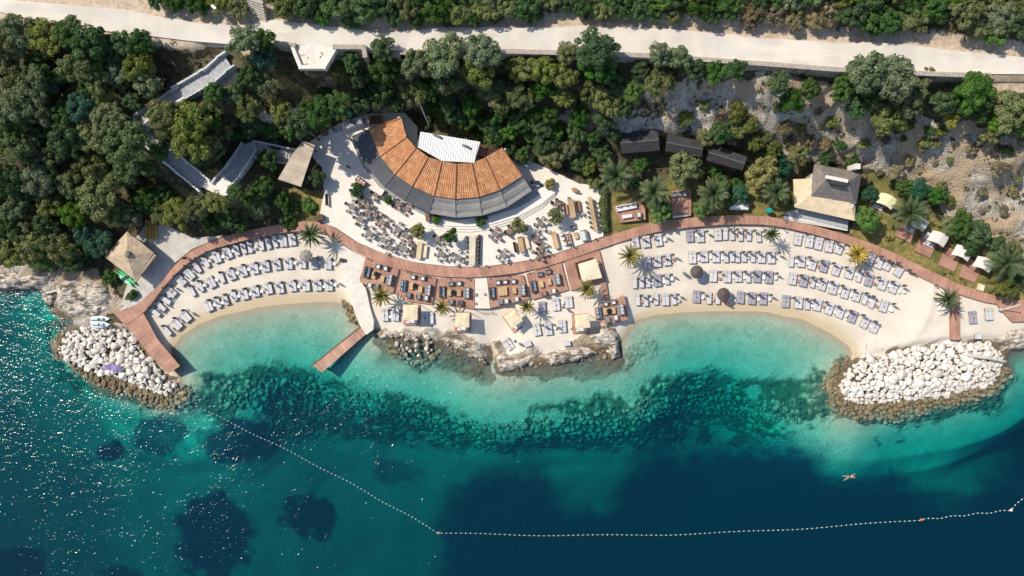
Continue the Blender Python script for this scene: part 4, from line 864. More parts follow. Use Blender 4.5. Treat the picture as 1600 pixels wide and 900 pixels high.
def palm_proto(name, seed, nf, L, wid, droop, feather, m, trunk_h, tr):
    vs, fs, uvs = palm_crown(seed, nf, L, wid, droop, feather); t = thing(name, 'palm', 'palm', (0, 0, 0))
    o = MB().add(vs, fs).build('crown', m, t, False, (0, 0, trunk_h)); uv = o.data.uv_layers.new(name='UVMap')
    for l in o.data.loops: uv.data[l.index].uv = uvs[l.vertex_index]
    prof = []
    for k in range(13): prof.append((tr * (1.25 if k == 0 else 1) * (1.12 if k % 2 else .95), trunk_h * k / 12))
    MB().lathe(prof, 10).build('trunk', mat('palm_trunk', (.16, .115, .075), .95, .35, 5, .02, 10), t); return Proto(t)
def palm(P, px, py, rpx, h, L, label, rz=0.0):
    x, y, z = at(px, py, h + .3); s = rpx / 10.0 / L
    o = P((x, y, z), rz, label, 'palms along the beach and garden', (s, s, 1.0)); return o
SPK = palm_proto('spiky_palm', 1, 44, 2.3, .12, .7, False, F_YEL, 2.6, .16); SPG = palm_proto('spiky_palm', 2, 46, 2.3, .12, .9, False, F_GREEN, 3.2, .16); GLD = palm_proto('spiky_palm', 4, 54, 2.1, .13, .6, False, F_GOLD, 2.3, .16)
FEA = palm_proto('feather_palm', 3, 34, 3.4, .62, 1.1, True, F_GREEN, 4.2, .28); FEB = palm_proto('feather_palm', 7, 30, 3.4, .66, 1.3, True, F_GREEN, 4.6, .26)
palm(SPG, 486, 366, 23, 3.2, 2.3, 'green spiky palm at the top right of the left beach loungers', .4)
palm(SPK, 597, 463, 20, 2.6, 2.3, 'yellowish spiky palm below the leftmost lounge deck', 1.4); palm(SPK, 691, 480, 17, 2.6, 2.3, 'yellowish spiky palm between the two left cream canopies', 2.5)
palm(SPK, 824, 479, 15, 2.6, 2.3, 'smallest yellowish spiky palm beside the blue grey sunbed', .9); palm(SPK, 917, 452, 19, 2.6, 2.3, 'spiky palm below the cream square roof deck', 3.3)
palm(SPK, 985, 400, 22, 2.6, 2.3, 'spiky palm left of the right beach loungers', 5.1); palm(SPG, 1206, 366, 15, 3.2, 2.3, 'dark green spiky palm in the top row of the right beach', 2.2)
palm(GLD, 1341, 397, 20, 2.3, 2.1, 'golden yellow spiky palm in the top row of right beach loungers', 0.3); palm(SPG, 1482, 467, 21, 3.2, 2.3, 'green spiky palm above the narrow straight plank walk', 4.0)
palm(FEA, 963, 275, 29, 4.2, 3.4, 'large feather palm right of the bright hedge', .2); palm(FEB, 1023, 300, 28, 4.6, 3.4, 'large feather palm above the small brown lounge deck', 1.0); palm(FEA, 1115, 303, 28, 4.2, 3.4, 'large feather palm right of the wicker lounge deck', 2.1)
palm(FEB, 1213, 300, 25, 4.6, 3.4, 'feather palm below the yellow leaved tree', 3.0); palm(FEA, 1421, 333, 31, 4.2, 3.4, 'largest feather palm, over the second garden cabana', 4.4); palm(FEB, 1574, 412, 31, 4.6, 3.4, 'large feather palm at the right edge beside the last cabana', 5.0)

# ------------------------------------------------------------------ boulders
def boulder_mesh(seed, m):
    rng = random.Random(seed); bm = bmesh.new()
    for k in range(22):
        v = Vector((rng.gauss(0, 1), rng.gauss(0, 1), rng.gauss(0, 1))).normalized() * rng.uniform(.85, 1.05); v.z *= .72; v.x *= 1.12; bm.verts.new(v)
    r = bmesh.ops.convex_hull(bm, input=bm.verts[:]); bmesh.ops.delete(bm, geom=[g for g in r['geom_interior'] if isinstance(g, bmesh.types.BMVert)], context='VERTS')
    bmesh.ops.bevel(bm, geom=bm.edges[:], offset=.09, segments=1, affect='EDGES'); bmesh.ops.triangulate(bm, faces=bm.faces[:])
    me = bpy.data.meshes.new('boulder'); bm.to_mesh(me); bm.free(); me.materials.append(m); return me
def boulder_mat(name, lo, hi, tide=True):
    n = NT(name); p = n.pos(); r = n.rnd(); f = n.noise(1.3 if not tide else 1.8, 3, p); c = n.mix(n.ramp(f, .35, .65), lo, hi); c = n.mix(n.ramp(n.noise(6, 4, p), .55, .72, 0, .5), c, tuple(v * .45 for v in lo))
    vm = n.n('ShaderNodeVectorMath', operation='SCALE'); n.l(c, vm.inputs[0]); n.l(n.math('ADD', n.math('MULTIPLY', r, .38), .76), vm.inputs['Scale']); c = vm.outputs[0]
    if tide:
        sx = n.n('ShaderNodeSeparateXYZ'); n.l(p, sx.inputs[0]); t = n.ramp(n.math('ADD', sx.outputs[2], n.math('MULTIPLY', f, .5)), .35, .85, 1, 0)
        c = n.mix(n.math('MULTIPLY', t, .93), c, n.mix(f, (.13, .075, .035), (.27, .20, .11)))
    else:
        sx = n.n('ShaderNodeSeparateXYZ'); n.l(p, sx.inputs[0]); c = n.mix(n.ramp(sx.outputs[2], -.45, .25, 0, .85), c, n.mix(f, (.13, .085, .04), (.24, .18, .10)))
    n.bsdf(c, .9, n.bump(n.noise(5, 4, p), .5, .06), .2); return n.m
BM_W = boulder_mat('white_limestone', (.66, .60, .515), (.78, .72, .63)); BM_G = boulder_mat('grey_limestone', (.40, .33, .25), (.66, .58, .47))
BOULD = [boulder_mesh(i, BM_W) for i in range(9)]
def pile(poly, n, rmin, rmax, label, group, zf, m=None, seed=0):
    rng = random.Random(seed); P = []; xs = [p[0] for p in poly]; ys = [p[1] for p in poly]; tries = 0
    while len(P) < n and tries < 60000:
        tries += 1; x, y = rng.uniform(min(xs), max(xs)), rng.uniform(min(ys), max(ys)); d, _ = poly_sd(np.array([x]), np.array([y]), poly)
        if d[0] < 0: continue
        r = rmin + (rmax - rmin) * rng.random() ** 2.2 * (1 - tries / 70000)
        if any(math.hypot(x - a, y - b) < (r + q) * .74 for a, b, q in P): continue
        P.append((x, y, r)); d = float(d[0]); z = zf(d); wx, wy = W(x, y, z); s = r / 10
        o = bpy.data.objects.new('boulder', rng.choice(BOULD)); COL.objects.link(o); o.location = (wx, wy, z - .1); o.scale = (s * rng.uniform(.95, 1.2), s * rng.uniform(.85, 1.05), s * rng.uniform(.9, 1.2)); o.rotation_euler = (rng.uniform(-.3, .3), rng.uniform(-.3, .3), rng.uniform(0, 6.28))
        if m: o.material_slots[0].link = 'OBJECT'; o.material_slots[0].material = m
        tag(o, label, 'boulder', group)
    return P
BW_R = [(1312, 606), (1322, 582), (1345, 562), (1400, 548), (1480, 534), (1545, 536), (1566, 556), (1562, 582), (1548, 600), (1480, 616), (1400, 628), (1340, 630), (1318, 622)]
BW_L = [(92, 545), (104, 524), (124, 512), (170, 508), (203, 518), (230, 556), (258, 588), (274, 604), (266, 616), (240, 612), (200, 594), (150, 580), (105, 566)]
pile(BW_R, 185, 4.0, 9.0, 'white limestone boulder piled on the right breakwater', 'boulders of the right breakwater', lambda d: min(1.25, .30 + d * .05), None, 1)
pile(BW_L, 88, 4.2, 8.0, 'white limestone boulder piled on the left breakwater', 'boulders of the left breakwater', lambda d: min(1.2, .30 + d * .06), None, 2)
pile([(612, 520), (625, 514), (668, 516), (678, 526), (676, 545), (664, 556), (652, 562), (640, 560), (618, 545)], 26, 3.2, 7.5, 'grey white boulder heaped at the waterline below the cream canopy', 'boulders below the decks', lambda d: min(.8, .25 + d * .06), BM_G, 3)
def rubble(name, polys, rmin, rmax, zf, m, seed, gap=.72):
    """stones beyond counting: one mesh"""
    rng = random.Random(seed); base = [boulder_mesh(50 + i, m) for i in range(4)]; D = []
    for me in base: D.append(([tuple(v.co) for v in me.vertices], [tuple(p.vertices) for p in me.polygons]))
    mb = MB()
    for poly, n in polys:
        xs = [p[0] for p in poly]; ys = [p[1] for p in poly]; P = []; k = 0
        while len(P) < n and k < n * 30:
            k += 1; x, y = rng.uniform(min(xs), max(xs)), rng.uniform(min(ys), max(ys)); d, _ = poly_sd(np.array([x]), np.array([y]), poly)
            if d[0] < 0: continue
            r = rng.uniform(rmin, rmax) * (.6 + .4 * rng.random())
            if any(abs(x - a) < 14 and math.hypot(x - a, y - b) < (r + q) * gap for a, b, q in P): continue
            P.append((x, y, r)); wx, wy = W(x, y, 0); z = zf(wx, wy, float(d[0])); vv, ff = rng.choice(D); a = rng.uniform(0, 6.28); ca, sa = math.cos(a), math.sin(a); s = r / 10; sx, sy, sz = s * rng.uniform(.9, 1.25), s * rng.uniform(.8, 1.05), s * rng.uniform(.8, 1.1)
            mb.add([(wx + (p[0] * ca * sx - p[1] * sa * sy), wy + (p[0] * sa * sx + p[1] * ca * sy), z + p[2] * sz) for p in vv], ff)
    o = mb.build(name, m); return tag(o, kind='stuff')
BM_SEA = boulder_mat('algae_covered_rock', (.13, .15, .065), (.44, .46, .30), False)
def hgz(x, y, d): return ground(x, y) + .12
rubble('submerged_rocks', [([(1285, 600), (1300, 572), (1325, 556), (1320, 610), (1345, 634), (1480, 620), (1556, 602), (1572, 572), (1586, 590), (1570, 612), (1480, 640), (1400, 662), (1330, 652), (1296, 640)], 250), ([(76, 545), (92, 512), (92, 555), (150, 586), (210, 606), (262, 622), (282, 600), (300, 606), (292, 634), (250, 640), (180, 614), (96, 580)], 170), ([(600, 530), (625, 545), (650, 566), (672, 558), (690, 545), (670, 570), (640, 572), (605, 548)], 40), ([(540, 480), (556, 478), (564, 500), (570, 520), (556, 505), (546, 494)], 40)], 2.4, 8.0, lambda x, y, d: max(ground(x, y), -1.6) + .12, BM_SEA, 11, .7)
REEF_R = [([(300, 612), (420, 585), (520, 605), (600, 622), (700, 645), (780, 662), (860, 650), (960, 628), (1050, 605), (1180, 600), (1290, 612), (1290, 650), (1200, 680), (1000, 696), (760, 700), (560, 688), (400, 672), (320, 645)], 1150)]
REEF_R = [([(330, 600), (420, 596), (520, 612), (600, 630), (600, 660), (480, 650), (340, 640)], 190), ([(460, 612), (585, 618), (590, 640), (470, 640)], 70), ([(620, 640), (760, 665), (860, 652), (860, 690), (700, 690), (620, 670)], 120), ([(1000, 625), (1120, 622), (1250, 635), (1260, 665), (1100, 660), (990, 660)], 210), ([(870, 650), (1000, 640), (1000, 690), (880, 690)], 80)]
rubble('reef_stones', REEF_R, 2.0, 7.0, hgz, BM_SEA, 12, .75)
rubble('breakwater_rubble', [(BW_R, 700), (BW_L, 330)], 2.4, 5.2, lambda x, y, d: max(ground(x, y) + .22, min(1.0, .25 + d * .05)), BM_W, 13, .5)
rubble('shore_stones', [([(590, 518), (600, 512), (615, 522), (604, 532)], 12), ([(700, 534), (740, 540), (762, 564), (700, 550)], 16), ([(785, 572), (830, 566), (900, 560), (955, 545), (966, 560), (930, 564), (850, 572), (800, 582)], 26), ([(60, 455), (84, 470), (84, 500), (112, 506), (96, 530), (78, 500)], 14)], 3, 6, lambda x, y, d: max(ground(x, y), -.5) + .05, BM_G, 14, .8)
# solid rock outcrops along the shore
def outcrop_mat():
    n = NT('shore_rock'); p = n.pos(); mp = n.n('ShaderNodeMapping'); n.l(p, mp.inputs[0]); mp.inputs['Rotation'].default_value = (0, 0, .5); mp.inputs['Scale'].default_value = (.55, 1.5, 1)
    a, b, g = n.noise(.9, 4, p), n.noise(1.1, 5, mp.outputs[0], .65), n.noise(7, 3, p); sx = n.n('ShaderNodeSeparateXYZ'); n.l(p, sx.inputs[0])
    c = n.mix(n.ramp(a, .3, .7), (.44, .38, .305), (.62, .55, .455)); c = n.mix(n.ramp(b, .50, .60, 0, .9), c, (.12, .09, .06)); c = n.mix(n.ramp(n.voro(.8, mp.outputs[0], 'DISTANCE_TO_EDGE'), 0, .05, .8, 0), c, (.08, .06, .045)); c = n.mix(n.ramp(g, .55, .75, 0, .4), c, (.28, .22, .15))
    t = n.ramp(n.math('ADD', sx.outputs[2], n.math('MULTIPLY', b, .9)), .55, 1.05, 1, 0); c = n.mix(n.math('MULTIPLY', t, .88), c, n.mix(b, (.20, .13, .06), (.10, .075, .035)))
    n.bsdf(c, .9, n.bump(b, .8, .22), .2); return n.m
ROCKM = outcrop_mat()
def outcrop(poly, zt, label, seed, edge=1.1, rough=.55):
    P = np.array([W(x, y, zt * .6) for x, y in poly]); x0, y0 = P.min(0) - .9; x1, y1 = P.max(0) + .9; st = .22
    gx, gy = np.meshgrid(np.arange(x0, x1, st), np.arange(y0, y1, st), indexing='ij'); sd, _ = poly_sd(gx, gy, P); sd = sd + (fbm(gx, gy, .55, 3, seed) - .5) * 1.2
    rid = np.abs(fbm(gx * .6 + gy * .5, gy * 1.2 - gx * .3, .42, 4, seed + 3) - .5) * 2
    z = -.9 + (zt + .9) * (1 - np.exp(-np.maximum(sd + .45, 0) / edge * 2.2)) - rough * (rid * 1.5 - .35) * np.clip(sd + .5, 0, 1) + (fbm(gx, gy, 1.3, 2, seed + 7) - .5) * .35
    ok = sd > -.45; idx = -np.ones(gx.shape, int); idx[ok] = np.arange(ok.sum()); vs = np.stack([gx, gy, z], -1)[ok]; f = []
    a, b, c, d = idx[:-1, :-1], idx[1:, :-1], idx[1:, 1:], idx[:-1, 1:]; m = (a >= 0) & (b >= 0) & (c >= 0) & (d >= 0); f = np.stack([a[m], b[m], c[m], d[m]], -1)
    cx, cy = P.mean(0); vs = vs - np.array([cx, cy, 0]); o = MB().add([tuple(v) for v in vs], [tuple(q) for q in f]).build('rock_outcrop', ROCKM); o.location = (cx, cy, 0); tag(o, label, 'rock', 'rock outcrops along the shore')
outcrop([(922, 524), (940, 508), (966, 508), (970, 530), (968, 556), (958, 562), (952, 544), (932, 540)], 1.55, 'cream rock spur jutting into the sea below the overhanging deck', 101)
outcrop([(842, 556), (880, 546), (922, 544), (936, 552), (905, 562), (862, 570)], 1.15, 'long cream ledge along the front edge of the headland', 103, 1.0)
outcrop([(775, 560), (780, 546), (800, 556), (838, 545), (842, 560), (806, 580), (781, 584)], 1.0, 'brown shelving rock at the lower left tip of the headland', 105, 1.4, .8)
outcrop([(684, 530), (720, 526), (746, 534), (760, 552), (757, 566), (736, 550), (700, 541)], 1.15, 'brown rock ledge left of the sand ramp', 107, 1.0, .7)
outcrop([(588, 520), (604, 512), (624, 518), (612, 530), (596, 530)], 1.0, 'small brown ledge beside the foot of the jetty quay', 109, .9)
outcrop([(-30, 425), (30, 424), (62, 424), (84, 432), (66, 452), (20, 452), (-30, 450)], 1.7, 'weathered rock slab at the left picture edge below the wood', 111, 1.6, .9)
outcrop([(84, 436), (130, 430), (168, 440), (190, 470), (176, 492), (140, 500), (104, 494), (86, 470)], 1.9, 'broad weathered rock slab above the jet skis', 113, 1.6, 1.0)
outcrop([(62, 460), (78, 452), (84, 466), (72, 476)], .9, 'small detached rock left of the broad weathered slab', 115, .9, .6)
outcrop([(1550, 526), (1580, 510), (1640, 505), (1640, 545), (1572, 548)], 1.5, 'cream rock bluff at the right picture edge', 117, 1.2, .8)
# ------------------------------------------------------------------ sunbeds
def bed_proto(name, w, L, mm):
    t = thing(name, 'bed', 'sunbed'); f = MB(); f.box((0, 0, .23), (w, L, .09))
    for y in (-L * .3, 0, L * .3): f.box((0, y, .17), (w - .1, .08, .05))
    f.build('frame', FRAME, t)
    for x in (-1, 1):
        for y in (-1, 1): MB().box((x * (w / 2 - .07), y * (L / 2 - .12), .09), (.08, .08, .185)).build('leg', FRAME, t)
    m = MB(); n = 1 if w < 1 else 2; ww = w / n
    for k in range(n): m.soft((-w / 2 + ww * (k + .5), -L * .13, .345), (ww - .035, L * .73, .14), 0, .05)
    m.build('mattress', mm, t)
    b = MB(); bl = L * .255; y0 = L / 2 - bl
    for k in range(n):
        q = MB().soft((0, 0, 0), (ww - .035, bl, .14), 0, .05); a = .30; x0 = -w / 2 + ww * (k + .5)
        b.add([(v[0] + x0, y0 + (v[1] + bl / 2) * math.cos(a) - v[2] * math.sin(a), .345 + (v[1] + bl / 2) * math.sin(a) + v[2] * math.cos(a)) for v in q.v], q.f)
    b.build('backrest', mm, t)
    return t
def add_dot(t, m, s=.2):
    return MB().soft((.05, -.1, .445), (s, s * .8, .09), .5, .03).build('cushion', m, t)
BEDS = {}
for key, (w, L, mm, dot) in {'w': (1.16, 1.85, BED, RED), 'n': (1.16, 1.85, BED, None), 's': (.72, 1.82, BED, None), 'g': (1.16, 1.92, BED_D, RED), 'd': (1.16, 1.9, BED, BLACKM), 'h': (.8, 1.1, BED, None)}.items():
    t = bed_proto('sunbed', w, L, mm)
    if dot: add_dot(t, dot)
    BEDS[key] = Proto(t)
def parasol_proto():
    t = thing('closed_parasol', 'closed', 'parasol'); MB().lathe([(.26, 0), (.26, .05), (.06, .08)], 12).build('base', CONC_GREY, t)
    MB().tube([(0, 0, .05), (0, 0, 2.35)], .03, 6).build('pole', WHITE, t)
    MB().lathe([(.05, .95), (.16, 1.05), (.19, 1.4), (.13, 1.9), (.05, 2.3), (.02, 2.38)], 10, wob=.16).build('canopy', TAUPE, t); return Proto(t)
PARA = parasol_proto()
def side_table_proto(name, m):
    t = thing(name, 'table', 'side table'); MB().box((0, 0, .43), (.44, .44, .035)).build('table_top', m, t)
    for x in (-1, 1):
        for y in (-1, 1): MB().box((x * .17, y * .17, .205), (.045, .045, .412)).build('leg', m, t)
    return Proto(t)
STAB = side_table_proto('side_table', WHITE); STAB_P = side_table_proto('side_table', PINK)
BEDWORD = {'w': 'light grey double sunbed with red cushion', 'n': 'light grey double sunbed', 's': 'light grey single sunbed', 'g': 'lilac grey double sunbed', 'd': 'light grey double sunbed with dark cushion', 'h': 'short grey footrest bed'}
rngb = random.Random(11)
def bed_row(row, pts, group, rot=None, para=.8, tabs=.75, default='n', skip=()):
    n = len(pts)
    for i, p in enumerate(pts):
        px, py = p[0] + rngb.uniform(-.7, .7), p[1] + rngb.uniform(-1.0, 1.0); key = p[2] if len(p) > 2 else default
        if rot is None:
            a, b = pts[max(0, i - 1)], pts[min(n - 1, i + 1)]; xa, ya = W(a[0], a[1], 1.5); xb, yb = W(b[0], b[1], 1.5); rz = math.atan2(yb - ya, xb - xa)
        else: rz = rot
        rz += rngb.uniform(-.08, .08); x, y, z = at(px, py, .4); k = i + 1
        if k <= (n + 1) // 2 or n - i >= len(ORD): pos = f"{ORD[k]}-from-left"
        else: pos = f"{ORD[n - i]}-from-right"
        BEDS[key]((x, y, z), rz, f"{BEDWORD[key]}, {pos}, {row}", group)
        w = .36 if key in 'sh' else .64; c, s = math.cos(rz), math.sin(rz); side = w + .30
        gap = 99 if i == n - 1 else math.hypot(pts[i + 1][0] - px, pts[i + 1][1] - py) / 10
        if rngb.random() < para and gap > w + .55:
            u, v = w + .14, .62; q = (x + u * c - v * s, y + u * s + v * c); PARA((*q, ground(*q)), rngb.uniform(0, 3), f"closed brown parasol beside {pos} sunbed, {row}", 'closed parasols on the beach', (1, 1, rngb.uniform(.85, 1.05)))
        if rngb.random() < tabs and gap > w + .75:
            u, v = side, -.15 + rngb.uniform(-.2, .2); q = (x + u * c - v * s, y + u * s + v * c); T = STAB_P if (px > 980 and rngb.random() < .4) else STAB
            T((*q, ground(*q)), rz, f"{'dusty pink' if T is STAB_P else 'white'} side table right of {pos} sunbed, {row}", 'side tables on the beach')
LB = 'sunbeds on the left beach'
bed_row("top row, left beach", [(242, 488, 's'), (251, 478, 's'), (259, 468, 's'), (267, 457, 'w'), (282, 438), (295, 428), (308, 417, 's'), (322, 410, 's'), (338, 402), (356, 396), (370, 390, 's'), (380, 388, 's'), (391, 385, 's'), (409, 382, 's'), (419, 380, 's'), (430, 378, 's'), (442, 376), (456, 375)], LB, None, .7, .3)
bed_row("second row, left beach", [(300, 455, 's'), (313, 448, 's'), (330, 441), (346, 434, 's'), (362, 428), (379, 422), (397, 418), (415, 415), (433, 412), (452, 411), (473, 411), (490, 411), (512, 411)], LB, None, .95, .7)
bed_row("third row, left beach", [(325, 477), (340, 472, 's'), (353, 467, 's'), (366, 462, 's'), (381, 459), (399, 455), (419, 450), (438, 448), (457, 446), (478, 445), (496, 445), (514, 445)], LB, None, .95, .7)
bed_row("short waterside row, left beach", [(261, 517, 's'), (275, 506), (290, 494)], LB, None, .9, .3)
RA, RB, RC = 'sunbeds in the left block of the right beach', 'sunbeds in the middle block of the right beach', 'sunbeds in the right block of the right beach'
bed_row("top row, left block, right beach", [(993, 378, 'w'), (1010, 378, 'w'), (1029, 375, 'd')], RA, .10, .8, .4); bed_row("second row, left block, right beach", [(1011, 410, 'd'), (1027, 408), (1043, 406, 'd')], RA, .08)
bed_row("third row, left block, right beach", [(992, 442, 's'), (1003, 441, 's'), (1013, 439, 's'), (1028, 437, 'g'), (1043, 435, 's')], RA, .06, .9, .6); bed_row("bottom row, left block, right beach", [(996, 469, 's'), (1010, 469, 's'), (1025, 468, 's'), (1040, 468), (1054, 467, 's')], RA, .05, .95, .6)
bed_row("top row, middle block, right beach", [(1078, 368, 'g'), (1095, 368, 'd'), (1121.5, 366, 'w'), (1133.5, 366.5, 's'), (1144, 366.5, 's'), (1157, 367, 's'), (1171, 368, 's'), (1186, 369, 's')], RB, .01, .85, .8)
bed_row("second row, middle block, right beach", [(1083, 402, 'd'), (1100.5, 401, 'w'), (1119, 401, 'w'), (1135, 400, 's'), (1144, 400, 's'), (1153, 400, 's'), (1164, 400, 's'), (1177, 401, 's'), (1190, 401, 'w'), (1206, 402.5, 'd')], RB, -.02, .85, .6)
bed_row("third row, middle block, right beach", [(1097, 433), (1115.5, 432), (1136.5, 432), (1154.5, 432), (1169.5, 432, 's'), (1184, 432, 'g'), (1202.5, 432.5, 'g')], RB, -.02, .9, .8)
bed_row("bottom row, middle block, right beach", [(1089, 464, 'g'), (1108, 465, 's'), (1121.5, 465.5, 's'), (1141, 466, 's'), (1157, 465, 'g'), (1175.5, 465.5, 'g'), (1193.5, 466, 'g')], RB, -.03, .8, .8)
bed_row("top row, right block, right beach", [(1247, 374, 'w'), (1265.5, 377, 'd'), (1280, 380, 'd'), (1295.5, 384, 'w'), (1312, 387.5, 'd'), (1361, 405), (1374, 410), (1388, 414, 'w'), (1406, 424)], RC, None, .7, .5)
bed_row("second row, right block, right beach", [(1237, 408, 's'), (1253, 409, 'w'), (1270, 413, 'w'), (1289, 416, 'g'), (1308, 421.5, 'w'), (1328, 427, 'd'), (1343, 432, 's'), (1359, 437.5, 'g'), (1380, 443, 'd'), (1397, 450, 'w')], RC, None, .9, .8)
bed_row("third row, right block, right beach", [(1239, 436, 'd'), (1256.5, 439, 'g'), (1271, 441.5, 's'), (1286, 445, 'd'), (1303, 450, 'd'), (1321, 456, 'w'), (1340, 462, 'w'), (1352.5, 466, 's'), (1364, 472, 's'), (1382, 478, 'd')], RC, None, .9, .8)
bed_row("bottom row, right block, right beach", [(1229, 470, 'g'), (1248, 472, 'd'), (1263, 474.5, 's'), (1277.5, 476, 'd'), (1297, 482, 'd'), (1314, 487.5, 'w'), (1333, 494.5, 'g'), (1352, 504, 'w'), (1368, 512, 'w')], RC, None, .9, .7)
CL = 'sunbeds on the central headland'
def one_bed(px, py, key, rz, label, group=CL): x, y, z = at(px, py, .4); BEDS[key]((x, y, z), rz, label, group)
one_bed(601, 492, 'd', .02, 'left one of two grey sunbeds below the leftmost spiky palm'); one_bed(618, 492, 'd', -.06, 'right one of two grey sunbeds below the leftmost spiky palm')
one_bed(664, 496, 'd', 0, 'shaded grey sunbed right of the left cream canopy'); one_bed(674, 497, 's', .02, 'narrow sunbed in sun between two left cream canopies')
one_bed(847, 481, 'g', .06, 'slate grey sunbed right of the smallest spiky palm'); one_bed(869, 476, 'd', .12, 'middle sunbed of three in row below the deck'); one_bed(889, 472, 'n', .12, 'sunbed left of the palm under the cream square roof')
one_bed(839, 515, 'd', .18, 'leftmost of three sunbeds left of the square cream canopy'); one_bed(857, 514, 'd', .12, 'middle of three sunbeds left of the square cream canopy'); one_bed(879, 510, 'd', .06, 'rightmost of three sunbeds left of the square cream canopy')
one_bed(795, 538, 'w', .62, 'tilted sunbed with red cushion near the headland left tip'); one_bed(825, 538, 'h', -1.25, 'short grey bed beside the rock ledge of the headland'); one_bed(886, 537, 'h', -1.5, 'short striped bed alone on the headland edge')
one_bed(1521, 496, 'g', .12, 'lilac sunbed below the flagpole on the right sand'); one_bed(1546, 491, 'n', .12, 'white sunbed nearest the flagpole on the right sand'); one_bed(1529, 526, 'h', 1.55, 'short bed at the edge of the right breakwater')
for px, py, l in ((612, 484, 'closed parasol between two sunbeds below the leftmost palm'), (627, 486, 'closed parasol left of the left cream canopy'), (880, 480, 'closed parasol between two sunbeds below the canopy deck'), (848, 508, 'closed parasol between left sunbeds on the headland'), (866, 508, 'closed parasol between right sunbeds on the headland'), (805, 533, 'closed parasol beside the tilted headland sunbed')):
    x, y, z = at(px, py, .2); PARA((x, y, z), 0, l, 'closed parasols on the beach')
for px, py, l in ((610, 495, 'white side table between two sunbeds below the leftmost palm'), (879, 473, 'white side table between two sunbeds below the canopy deck'), (867, 512, 'white side table between headland sunbeds'), (891, 511, 'white side table left of the square cream canopy'), (1413, 456, 'white side table right of the second row, far right'), (1393, 485, 'white side table right of the third row, far right')):
    x, y, z = at(px, py, .4); STAB((x, y, z), .2, l, 'side tables on the beach')
# open parasols
def open_parasol(px, py, r, h, m, label, thatch=False):
    x, y, z = at(px, py, h); t = thing('open_parasol', label, 'parasol', (x, y, z)); n = 24 if not thatch else 18
    pr = [(r, -.42), (r * .98, -.36), (r * .66, -.16), (r * .33, .0), (.06, .1)]
    MB().lathe(pr, n, (0, 0, h), .02 if not thatch else .10).build('canopy', m, t); MB().lathe([(.3, 0), (.3, .08), (.07, .12)], 12).build('base', CONC_GREY, t); MB().tube([(0, 0, .1), (0, 0, h + .2)], .035, 8).build('pole', WOOD_DARK, t)
    MB().lathe([(.07, .08), (.05, .2), (.01, .26)], 8, (0, 0, h)).build('finial', WOOD_DARK, t)
open_parasol(1090, 425, 1.02, 2.4, TAUPE, 'open brown parasol at the left end of the third row'); open_parasol(1132, 460, 1.02, 2.4, TAUPE, 'open brown parasol over the bottom row of the middle block'); open_parasol(477, 400, 1.0, 2.3, RATTAN, 'ragged brown parasol over the second row of the left beach', True)

# ------------------------------------------------------------------ lounge decks
def armchair_proto(name, m, cm):
    t = thing(name, 'chair', 'armchair'); MB().box((0, 0, .2), (.76, .76, .26)).build('seat', m, t); MB().soft((0, -.04, .38), (.54, .58, .13), 0, .04).build('cushion', cm, t)
    MB().soft((0, .33, .5), (.76, .14, .52), 0, .03).build('backrest', m, t)
    for s in (-1, 1): MB().soft((s * .33, -.03, .42), (.11, .62, .32), 0, .03).build('armrest', m, t)
    return Proto(t)
ARM = {'w': armchair_proto('wicker_armchair', RATTAN, CUSH_W), 'g': armchair_proto('wicker_armchair', RATTAN, CUSH_G), 'b': armchair_proto('wicker_armchair', RATTAN_D, CUSH_B), 'p': armchair_proto('wicker_armchair', RATTAN_D, PINK)}
def sofa_proto(name, m, cm, pm, L=1.75):
    t = thing(name, 'sofa', 'sofa'); MB().box((0, 0, .2), (L, .86, .26)).build('seat', m, t); MB().soft((0, .38, .52), (L, .15, .56), 0, .03).build('backrest', m, t)
    for s in (-1, 1): MB().soft((s * (L / 2 - .06), -.04, .42), (.12, .7, .34), 0, .03).build('armrest', m, t)
    for k in range(3): MB().soft(((k - 1) * (L - .26) / 3, -.06, .39), ((L - .3) / 3, .66, .14), 0, .04).build('cushion', cm, t)
    for k, a in ((-1, .3), (.1, -.2), (1, .2)): MB().soft((k * L * .3, .2, .56), (.42, .2, .3), a, .07).build('pillow', pm, t)
    return Proto(t)
SOFA = {'b': sofa_proto('lounge_sofa', RATTAN_D, CUSH_G, CUSH_B), 'w': sofa_proto('lounge_sofa', RATTAN, CUSH_G, CUSH_W), 'B': sofa_proto('lounge_sofa', RATTAN, CUSH_B, CUSH_W), 'g': sofa_proto('lounge_sofa', RATTAN, CUSH_W, CUSH_G), 'p': sofa_proto('lounge_sofa', RATTAN_D, PINK, CUSH_W)}
def low_table_proto(w, d, h=.42):
    t = thing('coffee_table', 'table', 'coffee table'); uvmap(MB().box((0, 0, h - .03), (w, d, .06)).build('table_top', WOOD_TABLE, t))
    for x in (-1, 1):
        for y in (-1, 1): MB().box((x * (w / 2 - .06), y * (d / 2 - .06), h / 2 - .03), (.07, .07, h - .06)).build('leg', WOOD_MID, t)
    return Proto(t)
LOWT = {'n': low_table_proto(.62, 1.0), 'q': low_table_proto(1.35, 1.35)}
ACOL = {'w': 'white cushioned', 'g': 'slate cushioned', 'b': 'blue cushioned', 'p': 'pink cushioned'}; SCOL = {'b': 'dark wicker sofa with blue pillows', 'w': 'grey sofa with white pillows', 'B': 'blue sofa with white pillows', 'g': 'pale sofa with grey pillows', 'p': 'pink sofa'}
def onDeck(P, px, py, z, rz, label, group, up=.4): x, y = W(px, py, z + up); P((x, y, z), rz, label, group)
